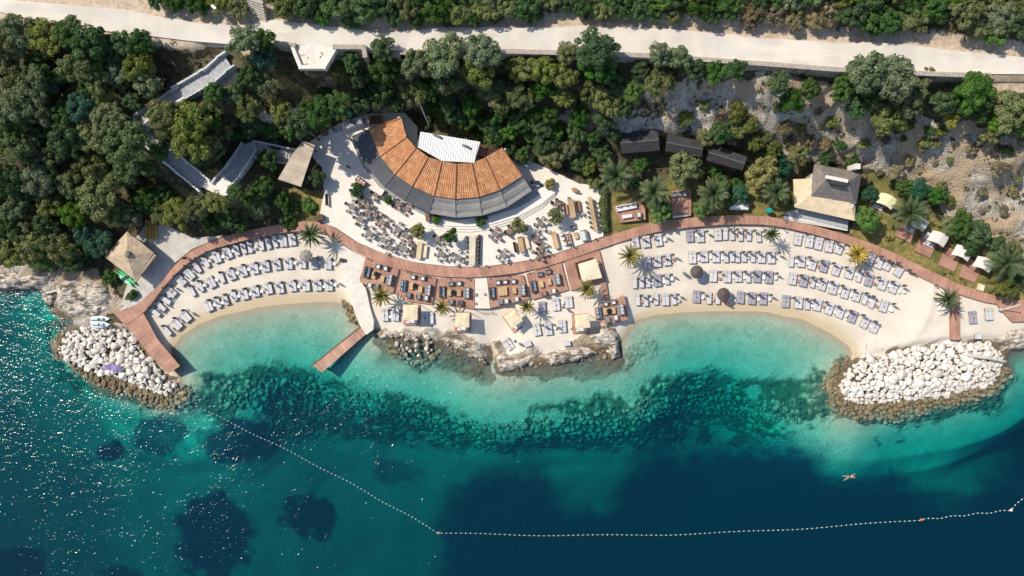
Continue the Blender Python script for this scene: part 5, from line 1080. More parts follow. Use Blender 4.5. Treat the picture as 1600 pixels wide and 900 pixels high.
def lounge(deckname, z, rot, sofas, tables, arms):
    for k, (px, py, c, rz, w) in enumerate(sofas): onDeck(SOFA[c], px, py, z, rot + rz, f"{SCOL[c]} on the {w} side of the {deckname}", 'sofas on the lounge decks')
    for k, (px, py, c, w) in enumerate(tables): onDeck(LOWT[c], px, py, z, rot, f"{w} wooden coffee table on the {deckname}", 'coffee tables on the lounge decks')
    for k, (px, py, c, rz, w) in enumerate(arms): onDeck(ARM[c], px, py, z, rot + rz, f"{ACOL[c]} wicker armchair at the {w} of the {deckname}", 'armchairs on the lounge decks')
Lf, Rt, Up, Dn = PI / 2, -PI / 2, 0, PI
lounge('leftmost lounge deck', 1.62, -.2, [(574, 425.5, 'b', Lf, 'left'), (608, 437, 'w', Rt, 'right')], [(584, 430, 'n', 'left'), (597, 436, 'n', 'right')], [(590.5, 416, 'w', Up, 'top left'), (602, 419, 'w', Up, 'top middle'), (577, 446, 'w', Dn, 'bottom left'), (588, 447, 'g', Dn, 'bottom right')])
lounge('second lounge deck', 1.62, -.1, [(630.5, 446, 'B', Lf, 'left'), (668.5, 453, 'w', Rt, 'right')], [(642.5, 447, 'n', 'left'), (656.5, 452, 'n', 'right')], [(645, 432.5, 'w', Up, 'top left'), (660, 434.5, 'w', Up, 'top right'), (638, 461, 'g', Dn, 'bottom left'), (653.5, 463.5, 'g', Dn, 'bottom middle'), (665.5, 466, 'w', Dn, 'bottom right')])
lounge('third lounge deck', 1.62, -.02, [(691, 456, 'b', Lf, 'left'), (729, 457.5, 'w', Rt, 'right')], [(702, 457, 'n', 'left'), (717, 457.5, 'n', 'right')], [(704.5, 443, 'g', Up, 'top left'), (717, 442.5, 'w', Up, 'top right'), (704.5, 471, 'g', Dn, 'bottom left'), (719.5, 473, 'b', Dn, 'bottom right')])
lounge('fourth lounge deck', 1.62, .08, [(769, 457.5, 'b', Lf, 'left'), (816, 453, 'w', Rt, 'right')], [(785.5, 455, 'q', 'square'), (803.5, 454, 'n', 'narrow')], [(778, 441, 'w', Up, 'top left'), (789, 440, 'w', Up, 'top middle'), (802, 439.5, 'w', Up, 'top right'), (782, 471, 'g', Dn, 'bottom left'), (791, 471, 'w', Dn, 'bottom middle'), (807, 468, 'w', Dn, 'bottom right')])
lounge('fifth lounge deck', 1.62, .18, [(834, 447.5, 'b', Lf, 'left'), (870, 436.5, 'w', Rt, 'right')], [(846, 444, 'n', 'left'), (858, 440.5, 'n', 'right')], [(843.5, 428.5, 'g', Up, 'top left'), (856.5, 424.5, 'g', Up, 'top right'), (850.5, 459, 'p', Dn, 'bottom left'), (865, 455, 'w', Dn, 'bottom right')])
lounge('square overhanging deck', 1.70, .16, [(936, 489, 'B', Lf, 'left'), (970, 483.5, 'w', Rt, 'right')], [(946, 487, 'n', 'left'), (958.5, 485, 'n', 'right')], [(946, 474.5, 'w', Up, 'top left'), (958.5, 472, 'w', Up, 'top right'), (949, 499.5, 'g', Dn, 'bottom left'), (962, 497, 'w', Dn, 'bottom right')])
def fire_bowl(px, py, z, label):
    x, y = W(px, py, z + .4); t = thing('fire_bowl', label, 'fire bowl', (x, y, z)); MB().lathe([(.2, 0), (.24, .2), (.42, .42), (.44, .5), (.38, .5), (.3, .36)], 14).build('bowl', BLACKM, t); MB().lathe([(.36, .0), (.30, .05), (.1, .1)], 10, (0, 0, .38), .1).build('ash_bed', mat('charcoal', (.015, .014, .014), .95, .4, 9), t)
for a in ((588, 428.5, 1.62, 'black fire bowl between tables of the leftmost lounge deck'), (649, 447, 1.62, 'black fire bowl between tables of the second lounge deck'), (709, 457.5, 1.62, 'black fire bowl between tables of the third lounge deck'), (952, 486.5, 1.70, 'black fire bowl between tables of the square overhanging deck')): fire_bowl(*a)
def pot(px, py, r, label, m=PINK, z=None, h=.5):
    x, y, g = at(px, py, h); z = g if z is None else z; t = thing('round_pouf', label, 'pouf', (x, y, z)); MB().lathe([(r * .8, 0), (r, .12), (r, h - .1), (r * .8, h)], 14).build('seat', m, t); MB().lathe([(r * .55, 0), (r * .6, .03), (r * .4, .05)], 12, (0, 0, h - .01)).build('seat_pad', mat('pouf_pad', (.30, .19, .16), .9), t)
for a in ((558, 427, .22, 'small pinkish pouf left of the leftmost lounge deck'), (558, 442, .28, 'pale pinkish pouf at the lower left deck corner'), (565.5, 444.5, .3, 'brown pouf at the lower left deck corner', RATTAN_D), (737.5, 458, .26, 'pale pouf at the right edge of the third lounge deck', CUSH_W), (744.5, 461, .32, 'grey green pouf on the left edge of the white walkway', RATTAN), (744.5, 475, .3, 'lower grey green pouf on the white walkway', RATTAN), (758.5, 460.5, .3, 'pinkish pouf on the right edge of the white walkway'), (772, 474.5, .3, 'orange pouf in the lower left corner of the fourth deck', mat('orange_cloth', (.42, .19, .09), .9))): pot(*a)

# ------------------------------------------------------------------ cream canopies with daybeds, gate, square roof
def canopy(px, py, w, d, rz, label, h=2.5, mcan=CREAM, deck_px=(0, 0), base=True):
    x, y, z = at(px, py, h); t = thing('canopy_daybed', label, 'canopy', (x, y, z), rz); n = 9; vs = []; fs = []
    for i in range(n):
        for j in range(n):
            u, v = i / (n - 1) * 2 - 1, j / (n - 1) * 2 - 1; q = max(abs(u), abs(v)); zz = h + .14 * (1 - q * q) - .05 * (1 - abs(u * v)) * q - .10 * math.exp(-(u * 6) ** 2) * .5 - .05 * math.exp(-(v * 6) ** 2); vs.append((u * w / 2, v * d / 2, zz))
    for i in range(n - 1):
        for j in range(n - 1): a = i * n + j; fs.append((a, a + n, a + n + 1, a + 1))
    MB().add(vs, fs).build('canopy_cloth', mcan, t, True)
    for s in (-1, 1):
        for q in (-1, 1): MB().tube([(s * (w / 2 - .05), q * (d / 2 - .05), 0), (s * (w / 2 - .05), q * (d / 2 - .05), h - .05)], .045, 6).build('post', WOOD_MID, t)
        MB().tube([(s * (w / 2 - .02), -d / 2, h - .08), (s * (w / 2 - .02), d / 2, h - .08)], .035, 6).build('rail', WOOD_MID, t)
    if base:
        uvmap(MB().box((-.1, -.45, .1), (w + .25, d + .9, .18)).build('deck_base', WOOD_RED, t)); MB().soft((0, .05, .42), (w * .82, d * .72, .36), 0, .06).build('mattress', CUSH_W, t); MB().soft((0, -d / 2 - .35, .38), (w * .7, .5, .3), 0, .05).build('bench', CUSH_W, t)
        for s in (-1, 0, 1): MB().soft((s * w * .24, d * .3, .68), (.42, .2, .26), s * .2, .06).build('pillow', CUSH_W if s else PINK, t)
    return t
canopy(641, 488, 2.25, 2.3, -.03, 'left cream canopy above the rock heap'); canopy(722, 500, 2.2, 2.2, -.02, 'cream canopy left of the sand ramp'); canopy(802, 498, 2.1, 2.2, .62, 'tilted cream canopy right of the sand ramp'); canopy(910, 502, 2.25, 2.1, .07, 'square cream canopy beside the overhanging deck')
t = thing('square_pavilion', 'big cream square roof on the terracotta deck', 'pavilion', (*W(921, 421, 3), 1.6)); R4 = [(903, 412.5), (931.5, 404), (941, 434), (909.5, 440)]
A = [W3(x, y, 3.0) for x, y in R4]; c = np.mean(A, 0); n = 10; vs = []; fs = []
for i in range(n + 1):
    for j in range(n + 1):
        u, v = i / n, j / n; p = lerp3(lerp3(A[0], A[1], u), lerp3(A[3], A[2], u), v); vs.append((p[0], p[1], p[2] + .12 * math.sin(PI * u) * math.sin(PI * v)))
for i in range(n):
    for j in range(n): a = i * (n + 1) + j; fs.append((a, a + n + 1, a + n + 2, a + 1))
def reed():
    n = NT('pale_reed_mat'); p = n.pos(); mp = n.n('ShaderNodeMapping'); n.l(p, mp.inputs[0]); mp.inputs['Rotation'].default_value = (0, 0, -.3); mp.inputs['Scale'].default_value = (6, .5, 1)
    c = n.mix(n.ramp(n.noise(2, 4, mp.outputs[0]), .35, .68), (.66, .56, .40), (.74, .66, .50)); c = n.mix(n.ramp(n.noise(1.2, 4, p), .55, .75, 0, .5), c, (.46, .36, .22)); n.bsdf(c, .9, None, .2); return n.m
rel(MB().add(vs, fs).build('roof', reed()), t)
for x, y in R4: x, y = W(921 + (x - 921) * .93, 421 + (y - 421) * .93, 3); rel(MB().tube([(x, y, 1.6), (x, y, 3.0)], .06, 6).build('post', WOOD_MID), t)
rel(wall_line([(900, 411), (925, 403)], 1.62, 2.0, .18).build('bench_back', WOOD_DARK), t); rel(wall_line([(899, 411), (906, 436)], 1.62, 2.02, .18).build('bench_side', WOOD_DARK), t)
t = thing('metal_gate', 'thin dark railing gate at the foot of the white walkway', 'gate', (*W(754, 486, 1.8), 1.3)); b = MB()
for z in (1.7, 2.0, 2.3):
    p, q = W(745, 486, z), W(764, 485, z); b.tube([(*p, z), (*q, z)], .03, 5)
rel(b.build('rail', BLACKM), t)
for x in (745, 764): p = W(x, 485.5, 2); rel(MB().tube([(*p, 1.2), (*p, 2.4)], .045, 6).build('post', BLACKM), t)

# ------------------------------------------------------------------ garden cabanas and lounges
def cabana(px, py, rz, label, mcan=CANVAS_W, w=2.7, d=1.75, bed=True):
    h = 2.3; x, y, z = at(px, py, h); t = thing('garden_cabana', label, 'cabana', (x, y, z), rz); n = 10; vs = []; fs = []
    for i in range(n):
        for j in range(n):
            u, v = i / (n - 1) * 2 - 1, j / (n - 1) * 2 - 1; vs.append((u * w / 2 + .10 * v, v * d / 2 + .10 * math.cos(u * 2.2) - .05, h + .38 * math.cos(u * 1.3) - .2 - .22 * v * v * .4 + .03 * math.sin(u * 9)))
    for i in range(n - 1):
        for j in range(n - 1): a = i * n + j; fs.append((a, a + n, a + n + 1, a + 1))
    MB().add(vs, fs).build('canopy_cloth', mcan, t, True)
    for s in (-1, 1):
        for q in (-1, 1): MB().tube([(s * (w / 2 - .12), q * (d / 2 - .1), 0), (s * (w / 2 - .12), q * (d / 2 - .1), h - .1)], .05, 6).build('post', WOOD_MID, t)
    uvmap(MB().box((-.15, -1.15, .12), (w * .98, 3.1, .2)).build('deck_base', WOOD_RED, t), PI / 2)
    if bed: MB().soft((0, -.9, .38), (1.5, .62, .32), 0, .05).build('bench', CUSH_W, t); MB().soft((0, .2, .45), (w * .8, 1.1, .4), 0, .05).build('mattress', CUSH_W, t)
    return t
cabana(1386, 313, -.45, 'pale yellow garden cabana left of the largest feather palm', mat('pale_yellow_canvas', (.66, .60, .36), .9, .08, 2)); cabana(1436, 348, -.45, 'white cabana half hidden under the largest feather palm'); cabana(1467, 372, -.42, 'upper white garden cabana with bench in front'); cabana(1505, 394, -.42, 'middle white garden cabana with bare brown deck', bed=False); cabana(1538, 412, -.4, 'lower white garden cabana beside the right edge palm', bed=False)
deck('lounge_deck', [(958, 322), (996, 313), (1008, 322), (1009, 343), (970, 348)], 1.85, 'small brown deck with white sofa in the palm garden', .3, .2)
deck('lounge_deck', [(1050, 298), (1080, 296), (1080, 334), (1051, 338)], 1.85, 'square brown deck with wicker chairs and white step', .3, 0)
onDeck(sofa_proto('garden_sofa', CANVAS_W, CUSH_W, CUSH_G, 3.1), 979, 324, 1.85, .2, 'long white garden sofa on the small brown deck', None)
t = thing('garden_bench', 'low white bench in front of the long garden sofa', 'bench', (*W(980, 338, 2.2), 1.85), .15); MB().soft((0, 0, .38), (1.6, .55, .14), 0, .04).build('seat', CUSH_W, t); [MB().box((s * .6, 0, .15), (.1, .45, .3)).build('leg', WOOD_MID, t) for s in (-1, 1)]
onDeck(ARM['w'], 998, 336, 1.85, PI, 'single white armchair right of the low white garden bench', None)
onDeck(ARM['w'], 1054, 304, 1.85, .3, 'white armchair at the left of the square brown deck', None); onDeck(ARM['g'], 1063, 303, 1.85, 0, 'slate armchair in the middle of the square brown deck', None); onDeck(ARM['w'], 1070, 303, 1.85, -.3, 'white armchair at the right of the square brown deck', None)
o = prism([(1051, 336), (1079, 332), (1079, 337), (1052, 341)], 1.5, 1.78).build('white_step', STONE_STEP); tag(o, 'white step below the square brown deck', 'step')
t = thing('garden_daybed', 'white daybed under shrubs beside the boardwalk', 'daybed', (*W(1156, 322, 2.2), 1.6), -.02); MB().box((0, 0, .2), (2.9, 1.1, .34)).build('frame', CANVAS_W, t); MB().soft((0, 0, .44), (2.8, 1.0, .16), 0, .05).build('mattress', CUSH_W, t); [MB().soft((s * .6, .3, .58), (.5, .22, .2), .1 * s, .06).build('pillow', CUSH_G, t) for s in (-2, -1, 0, 1, 2)]
t = thing('green_bin', 'small teal green drum on the lawn below the feather palm', 'bin', (*W(1201, 329, 2), 1.6)); MB().lathe([(.36, 0), (.42, .1), (.42, .8), (.38, .84)], 14).build('drum', TEAL, t); MB().lathe([(.44, .82), (.4, .9), (.1, .94)], 14).build('lid', TEAL, t)
t = thing('square_planter', 'small cream square planter edging on the right lawn', 'planter', (*W(1537, 449, 2), ground(*W(1537, 449, 2))), -.3)
b = MB(); [b.box((x, y, .12), (w, d, .2 + e)) for x, y, w, d, e in ((0, .42, 1.0, .18, 0), (0, -.42, 1.0, .18, 0), (.42, 0, .18, .66, .01), (-.42, 0, .18, .66, .01))]; b.build('border', CREAM, t); MB().box((0, 0, .08), (.66, .66, .06)).build('inner_panel', STONE, t)
# flagpole and mooring mast at the right
t = thing('slanted_flagpole', 'slanted white flagpole with dark spar above the right sand', 'flagpole', (*W(1568, 484, 1.6), 1.5)); a, b_ = W3(1566, 484, 1.9), W3(1594, 476, 4.6); rel(MB().tube([a, b_], .07, 6).build('pole', WHITE), t); rel(MB().lathe([(.3, 0), (.3, .3), (.1, .5)], 10, (a[0], a[1], 1.45)).build('base', CONC_GREY), t)
# hedge
def hedge():
    rng = np.random.default_rng(8); n = 2600; s = rng.random(n); a = np.array(W(945, 290, 2.6)); b = np.array(W(947, 360, 2.6)); m = np.array(W(943, 325, 2.6)); c = (1 - s)[:, None] ** 2 * a + 2 * (s * (1 - s))[:, None] * m + s[:, None] ** 2 * b
    p = rng.normal(size=(n, 3)); p /= np.linalg.norm(p, axis=1, keepdims=True); p[:, 2] = np.abs(p[:, 2]); w = .62 + .18 * np.sin(s * 38 + 3 * np.sin(s * 9)); C = np.c_[c[:, 0] + p[:, 0] * w, c[:, 1] + p[:, 1] * .4, 1.7 + p[:, 2] * 1.0 * (.85 + .2 * rng.random(n)) + rng.uniform(-.3, 0, n)]
    x0, y0 = W(945, 325, 1.6); C -= np.array([x0, y0, 1.6]); nn = p + rng.normal(size=p.shape) * .4; nn /= np.linalg.norm(nn, axis=1, keepdims=True)
    t = thing('clipped_hedge', 'bright green hedge strip at the right end of the terrace', 'hedge', (x0, y0, 1.6)); o = bpy.data.objects.new('foliage', leaf_mesh('foliage', quads(C, nn, .17, rng), foliage('hedge_leaves', (.055, .105, .014), (.13, .20, .035)))); COL.objects.link(o); o.parent = t
    MB().box((0, 0, .3), (.5, 6.4, .9), .0).build('stems', BARK, t)
hedge()
# ------------------------------------------------------------------ restaurant terrace: tables, chairs, planters
TZ = 1.605
def chair_proto(m, cm):
    t = thing('wicker_chair', 'chair', 'chair'); MB().soft((0, 0, .42), (.46, .46, .1), 0, .03).build('seat', cm, t); MB().soft((0, .21, .66), (.46, .07, .44), 0, .02).build('backrest', m, t)
    for s in (-1, 1): MB().soft((s * .225, .02, .60), (.05, .40, .05), 0, .015).build('armrest', m, t)
    for x in (-1, 1):
        for y in (-1, 1): MB().box((x * .2, y * .19, .19), (.045, .045, .375)).build('leg', m, t)
    return Proto(t)
CH = {'g': chair_proto(RATTAN, mat('grey_seat', (.44, .42, .395), .9)), 'w': chair_proto(RATTAN, CUSH_W), 'p': chair_proto(RATTAN, PINK), 'd': chair_proto(RATTAN_D, RATTAN_D)}
def round_table_proto(r, m):
    t = thing('round_table', 'table', 'table'); MB().lathe([(r - .03, .70), (r, .71), (r, .745), (r - .03, .75)], 18).build('table_top', m, t); MB().tube([(0, 0, .03), (0, 0, .70)], .05, 8).build('leg', BLACKM, t); MB().lathe([(.32, 0), (.3, .03), (.08, .06)], 14).build('base', BLACKM, t); return Proto(t)
RTG = round_table_proto(.52, mat('grey_table_top', (.20, .175, .15), .6, .15, 4)); RTS = round_table_proto(.40, mat('brown_table_top', (.20, .14, .10), .6, .2, 4))
CW = {'g': 'grey wicker', 'w': 'white cushioned wicker', 'p': 'pink cushioned wicker', 'd': 'dark wicker'}
SIDE8 = ['right', 'upper right', 'upper', 'upper left', 'left', 'lower left', 'lower', 'lower right']
rt = random.Random(21)
def setting(px, py, desc, nch, col='g', big=True, a0=None, mix=None):
    """round table with chairs around it; desc says where the table stands"""
    x, y = W(px, py, TZ + .6); (RTG if big else RTS)((x, y, TZ), 0, f"{'round grey' if big else 'small round brown'} table {desc}", 'round tables on the terrace'); a0 = rt.uniform(0, .6) if a0 is None else a0; R = .90 if big else .66; seen = {}
    for k in range(nch):
        a = a0 + 2 * PI * k / nch + rt.uniform(-.06, .06); r = R + rt.uniform(-.05, .12); c = col if not mix or rt.random() > .4 else mix; s = SIDE8[int(((a + PI / 8) % (2 * PI)) / (PI / 4)) % 8]
        if s in seen: s = s + ' far'
        seen[s] = 1; side = s.replace(' far', '')
        lab = f"{CW[c]} chair, {side} side of the table {desc}"
        CH[c]((x + r * math.cos(a), y + r * math.sin(a), TZ), a - PI / 2, lab, 'chairs around the terrace tables')
setting(550, 323, 'nearest the big potted bush', 5, 'g'); setting(563, 343, 'below the big potted bush', 5, 'g', True, None, 'd'); setting(577, 365, 'nearest the boardwalk bend', 6, 'g')
setting(599, 375, 'upper in lower left cluster', 5, 'g', True, .2, 'w'); setting(609, 387, 'lower in lower left cluster', 5, 'g', True, .5, 'w'); setting(632, 389, 'left of the pale table', 6, 'g', True, .1, 'w')
setting(597, 347, 'in the diagonal row, middle', 6, 'p', True, .4, 'd'); setting(622, 359, 'in the diagonal row, right', 6, 'g', True, .2, 'w'); setting(634, 368, 'left of the round tree', 5, 'p', True, .3, 'g'); setting(587, 336, 'in the diagonal row, left', 4, 'g', False); setting(577, 332, 'in the diagonal row, far left', 4, 'g', False); setting(566, 314, 'right below the potted bush', 4, 'd', False); setting(574, 322, 'further right below the potted bush', 4, 'g', False)
setting(622, 320, 'left under the awning edge', 4, 'p', False, .2, 'd'); setting(636, 327, 'right under the awning edge', 5, 'p', False, .5, 'g'); setting(587, 305, 'under the left awning edge', 3, 'd', False)
setting(690, 397, 'right of the pale table', 6, 'g', True, .1, 'w'); setting(716, 403, 'left of the long white table', 6, 'w', True, .3, 'g'); setting(696, 374, 'between the two terrace trees', 5, 'g', False, .2, 'w'); setting(684, 373, 'right of the round tree', 3, 'd', False)
setting(774, 366, 'right of the long white table', 6, 'p', True, .3, 'g'); setting(796, 361, 'left of the olive potted tree', 4, 'd', False, .2, 'w'); setting(845, 350, 'right of the olive tree', 6, 'g', True, .1, 'w'); setting(786, 399, 'nearest the boardwalk', 6, 'g', True, .2, 'w'); setting(839, 372, 'between orange tables, upper', 5, 'p', False, .2, 'w'); setting(847, 386, 'between orange tables, middle', 6, 'd', False, .4, 'g'); setting(845, 399, 'between orange tables, lowest', 5, 'p', False, .1, 'g'); setting(870, 319, 'below the curved steps', 5, 'd', False, .3, 'w')
def dining(px, py, w, L, rz, label, m=WOOD_TABLE, h=.76):
    x, y = W(px, py, TZ + .7); t = thing('dining_table', label, 'table', (x, y, TZ), rz, 'long dining tables on the terrace'); uvmap(MB().box((0, 0, h - .035), (w, L, .07)).build('table_top', m, t))
    for a in (-1, 1):
        for b in (-1, 1): MB().box((a * (w / 2 - .08), b * (L / 2 - .1), h / 2 - .036), (.09, .09, h - .072)).build('leg', WOOD_MID, t)
    return x, y
def bench(px, py, w, L, rz, label, m=CUSH_W, back=True):
    x, y = W(px, py, TZ + .45); t = thing('garden_bench', label, 'bench', (x, y, TZ), rz, 'benches at the terrace tables'); MB().soft((0, 0, .42), (w, L, .12), 0, .04).build('seat', m, t)
    if back: MB().soft((-w / 2 + .03, 0, .66), (.08, L, .42), 0, .03).build('backrest', RATTAN_D, t)
    for b in (-1, 1): MB().box((0, b * (L / 2 - .15), .18), (w * .8, .08, .36)).build('leg', WOOD_DARK, t)
PALE_T = planks('pale_table_boards', (.56, .45, .28), .2, .05, .2); ORANGE_T = planks('orange_table_boards', (.52, .335, .175), .2, .05, .2); CHALK_T = planks('chalky_table_boards', (.64, .56, .43), .2, .05, .12)
def stools(n, side, tx, ty, w, L, rz, tab, m=BLACKM):
    for k in range(n):
        v = (k - (n - 1) / 2) * L / n; u = side * (w / 2 + .28); c, s = math.cos(rz), math.sin(rz)
        STOOL((tx + u * c - v * s, ty + u * s + v * c, TZ), rz, f"bar stool, {ORD[n - k]} from the top on the {'right' if side > 0 else 'left'} of the {tab}", 'bar stools on the terrace')
def stool_proto():
    t = thing('bar_stool', 'stool', 'stool'); MB().lathe([(.17, .66), (.19, .68), (.19, .72), (.15, .74)], 12).build('seat', RATTAN_D, t)
    for k in range(4): a = PI / 4 + k * PI / 2; MB().tube([(.2 * math.cos(a), .2 * math.sin(a), 0), (.12 * math.cos(a), .12 * math.sin(a), .67)], .022, 5).build('leg', BLACKM, t)
    MB().lathe([(.16, 0), (.18, .015), (.16, .03)], 10, (0, 0, .25)).build('foot_ring', BLACKM, t); return Proto(t)
STOOL = stool_proto()
dining(655, 391, .75, 2.6, -.12, 'pale dining table with two benches on the lower terrace', PALE_T); bench(645.5, 391, .6, 2.1, -.12, 'dark bench left of the pale dining table', RATTAN_D, False); bench(664.5, 393, .5, 1.9, -.12, 'beige bench right of the pale dining table', CREAM, False)
tx, ty = dining(738, 390, .95, 4.6, -.02, 'long chalky white table with bar stools', CHALK_T, 1.0); stools(6, -1, tx, ty, .95, 4.4, -.02, 'long white table'); stools(7, 1, tx + .1, ty, .95, 4.6, -.02, 'long white table')
x, y = W(748.5, 390, TZ + .5); t = thing('planter_divider', 'long dark planter divider right of the long white table', 'divider', (x, y, TZ), -.02); MB().box((0, 0, .25), (.34, 4.6, .5)).build('box', RATTAN_D, t); MB().box((0, 0, .51), (.26, 4.5, .04)).build('soil', BLACKM, t)
dining(814, 382, .75, 2.4, .2, 'orange dining table with beige bench on its right', ORANGE_T); bench(824, 379.5, .55, 1.8, .2, 'beige bench right of an orange dining table', CREAM, False); bench(805, 386, .5, 1.6, .2, 'dark bench left of an orange dining table', RATTAN_D, True)
dining(867, 375, .75, 2.6, .25, 'orange dining table nearest the boardwalk edge', ORANGE_T); dining(893.5, 326, .85, 2.8, .16, 'oiled dining table between two dark benches'); bench(884, 327, .6, 1.8, .16, 'pinkish bench left of the oiled dining table', PINK, True); bench(903.5, 322, .75, 1.7, .16, 'slatted brown bench right of the oiled dining table', WOOD_MID, True)
for k, (px, py) in enumerate(((877, 366), (880, 373), (883, 381))): x, y = W(px, py, TZ + .4); CH['w']((x, y, TZ), -PI / 2 + .25, f"white chair, {ORD[k + 1]} from the top right of the lower orange table", 'chairs around the terrace tables')
for k, (px, py) in enumerate(((889, 311), (905, 336), (911, 334), (858, 362), (818, 396), (830, 392))): x, y = W(px, py, TZ + .4); CH['g']((x, y, TZ), k * 1.1, ['grey wicker chair at the top end of the oiled table', 'grey wicker chair below the slatted brown bench, left', 'grey wicker chair below the slatted brown bench, right', 'grey wicker chair at the top end of the lower orange table', 'grey wicker chair at the bottom end of the upper orange table', 'grey wicker chair right below the upper orange table'][k], 'chairs around the terrace tables')
tx, ty = dining(926, 334, .55, 5.2, .19, 'long narrow oiled table beside the bright hedge', WOOD_TABLE, 1.0); stools(6, -1, tx, ty, .55, 4.6, .19, 'long narrow table'); stools(6, 1, tx, ty, .55, 4.6, .19, 'long narrow table')
# lounge corner
onD = lambda P, px, py, rz, l: onDeck(P, px, py, TZ, rz, l, 'terrace lounge corner')
onD(ARM['g'], 895, 355, .4, 'slate armchair at the top of the terrace lounge corner'); onD(SOFA['p'], 889, 374, Lf + .25, 'pink sofa on the left of the terrace lounge corner'); onD(SOFA['g'], 913, 368, Rt + .25, 'pale sofa on the right of the terrace lounge corner'); onD(LOWT['n'], 900, 368, .25, 'coffee table in the middle of the terrace lounge corner')
# bar cart, bench, pots
def boxy(name, label, cat, px, py, dims, rz, m, top=None, z=TZ):
    x, y = W(px, py, z + dims[2]); t = thing(name, label, cat, (x, y, z), rz); MB().box((0, 0, dims[2] / 2), dims).build('cabinet', m, t); MB().box((0, 0, dims[2] + .025), (dims[0] + .08, dims[1] + .08, .05)).build('counter_top', top or STONE, t); return t
boxy('bar_counter', 'beige bar counter with dark ends beside the slate awning', 'counter', 590, 296, (1.9, .95, 1.0), -.6, RATTAN_D, CANVAS_W)
onD(SOFA['p'], 564, 284, -.65, 'small pinkish sofa above the beige bar counter')
bench(511, 312, .35, 1.8, .03, 'narrow wooden bench at the left terrace edge', WOOD_TABLE, True)
t = boxy('service_cabinet', 'dark service cabinet at the terrace corner above the boardwalk', 'cabinet', 498, 340, (1.2, .8, .9), .25, BLACKM, WOOD_DARK); 
t = thing('host_stand', 'small reddish brown stand below the awning', 'stand', (*W(668, 340, 2.5), TZ), .1); MB().box((0, 0, .5), (.5, 1.0, 1.0)).build('cabinet', mat('reddish_wood', (.30, .13, .08), .7), t); MB().box((0, 0, 1.03), (.6, 1.1, .06)).build('top', WOOD_MID, t)
def potted(px, py, rp, c, label, potm=WHITE, pr=.45, hh=1.0):
    R = rp / 10; x, y = W(px, py, TZ + hh); t = thing('potted_tree', label, 'potted plant', (x, y, TZ), rt.uniform(0, 6)); MB().lathe([(pr * .8, 0), (pr, .45), (pr * 1.05, .55), (pr * .9, .55)], 16).build('pot', potm, t)
    MB().tube([(0, 0, .45), (.02, .03, hh)], .05, 6).build('trunk', BARK, t); o = bpy.data.objects.new('crown', rt.choice(BUSHM)); COL.objects.link(o); o.parent = t; o.location = (0, 0, hh); o.scale = (R, R, R * 1.05); o.material_slots[0].link = 'OBJECT'; o.material_slots[0].material = FOL[c]
potted(557, 297, 11, 'D', 'big round dark green bush in a wide white pot', WHITE, .95, 1.0); potted(606, 313, 7, 'D', 'small dark green bush left under the awning', RATTAN_D, .4, .8); potted(654, 361, 11, 'O', 'small round tree beside the left end of the steps', RATTAN_D, .5, 2.0); potted(704, 369, 11, 'D', 'dark upright tree in front of the steps middle', RATTAN_D, .5, 2.4)
potted(810, 353, 12, 'O', 'olive potted tree at the right end of the steps', RATTAN_D, .5, 2.0); potted(868, 338, 12, 'O', 'olive tree left of the oiled dining table', RATTAN_D, .5, 2.0); potted(681, 343, 7, 'B', 'bright bush just below the left awning middle', WHITE, .35, .8); potted(751, 344, 10, 'B', 'wide bright bush in shade below the right awning', WHITE, .4, .8); potted(858, 287, 8, 'Y', 'yellow green bush in a red pot right of the restaurant', RED, .5, .9)
t = thing('teal_chair', 'teal painted chair left of the red pot', 'chair', (*W(846, 290, 2), TZ + .02), .4); MB().box((0, 0, .45), (.5, .5, .06)).build('seat', TEAL, t); MB().box((0, .23, .72), (.5, .05, .5)).build('backrest', TEAL, t); [MB().box((x, y, .21), (.05, .05, .42)).build('leg', TEAL, t) for x in (-.2, .2) for y in (-.2, .2)]
t = thing('black_piano', 'black upright piano in shade beside the teal chair', 'piano', (*W(836, 287, 2), TZ + .02), -.05); MB().box((0, .1, .6), (1.4, .5, 1.2)).build('case', BLACKM, t); MB().box((0, -.25, .7), (1.35, .3, .12)).build('keyboard', WHITE, t); [MB().box((s * .6, -.3, .32), (.1, .1, .64)).build('leg', BLACKM, t) for s in (-1, 1)]
t = thing('fallen_amphora', 'terracotta amphora lying on the upper right terrace', 'amphora', (*W(900, 298, 2), TZ + .3), -.5); a = MB().lathe([(.08, -.75), (.22, -.6), (.36, -.2), (.34, .2), (.16, .5), (.12, .62)], 14); a.v = [(v[2], v[1], v[0]) for v in a.v]; a.build('body', mat('terracotta_clay', (.36, .18, .10), .9), t); b = MB().lathe([(.13, 0), (.17, .03), (.17, .1), (.12, .12)], 12); b.v = [(v[2] + .6, v[1], v[0]) for v in b.v]; b.build('rim', mat('terracotta_clay', (.36, .18, .10)), t)
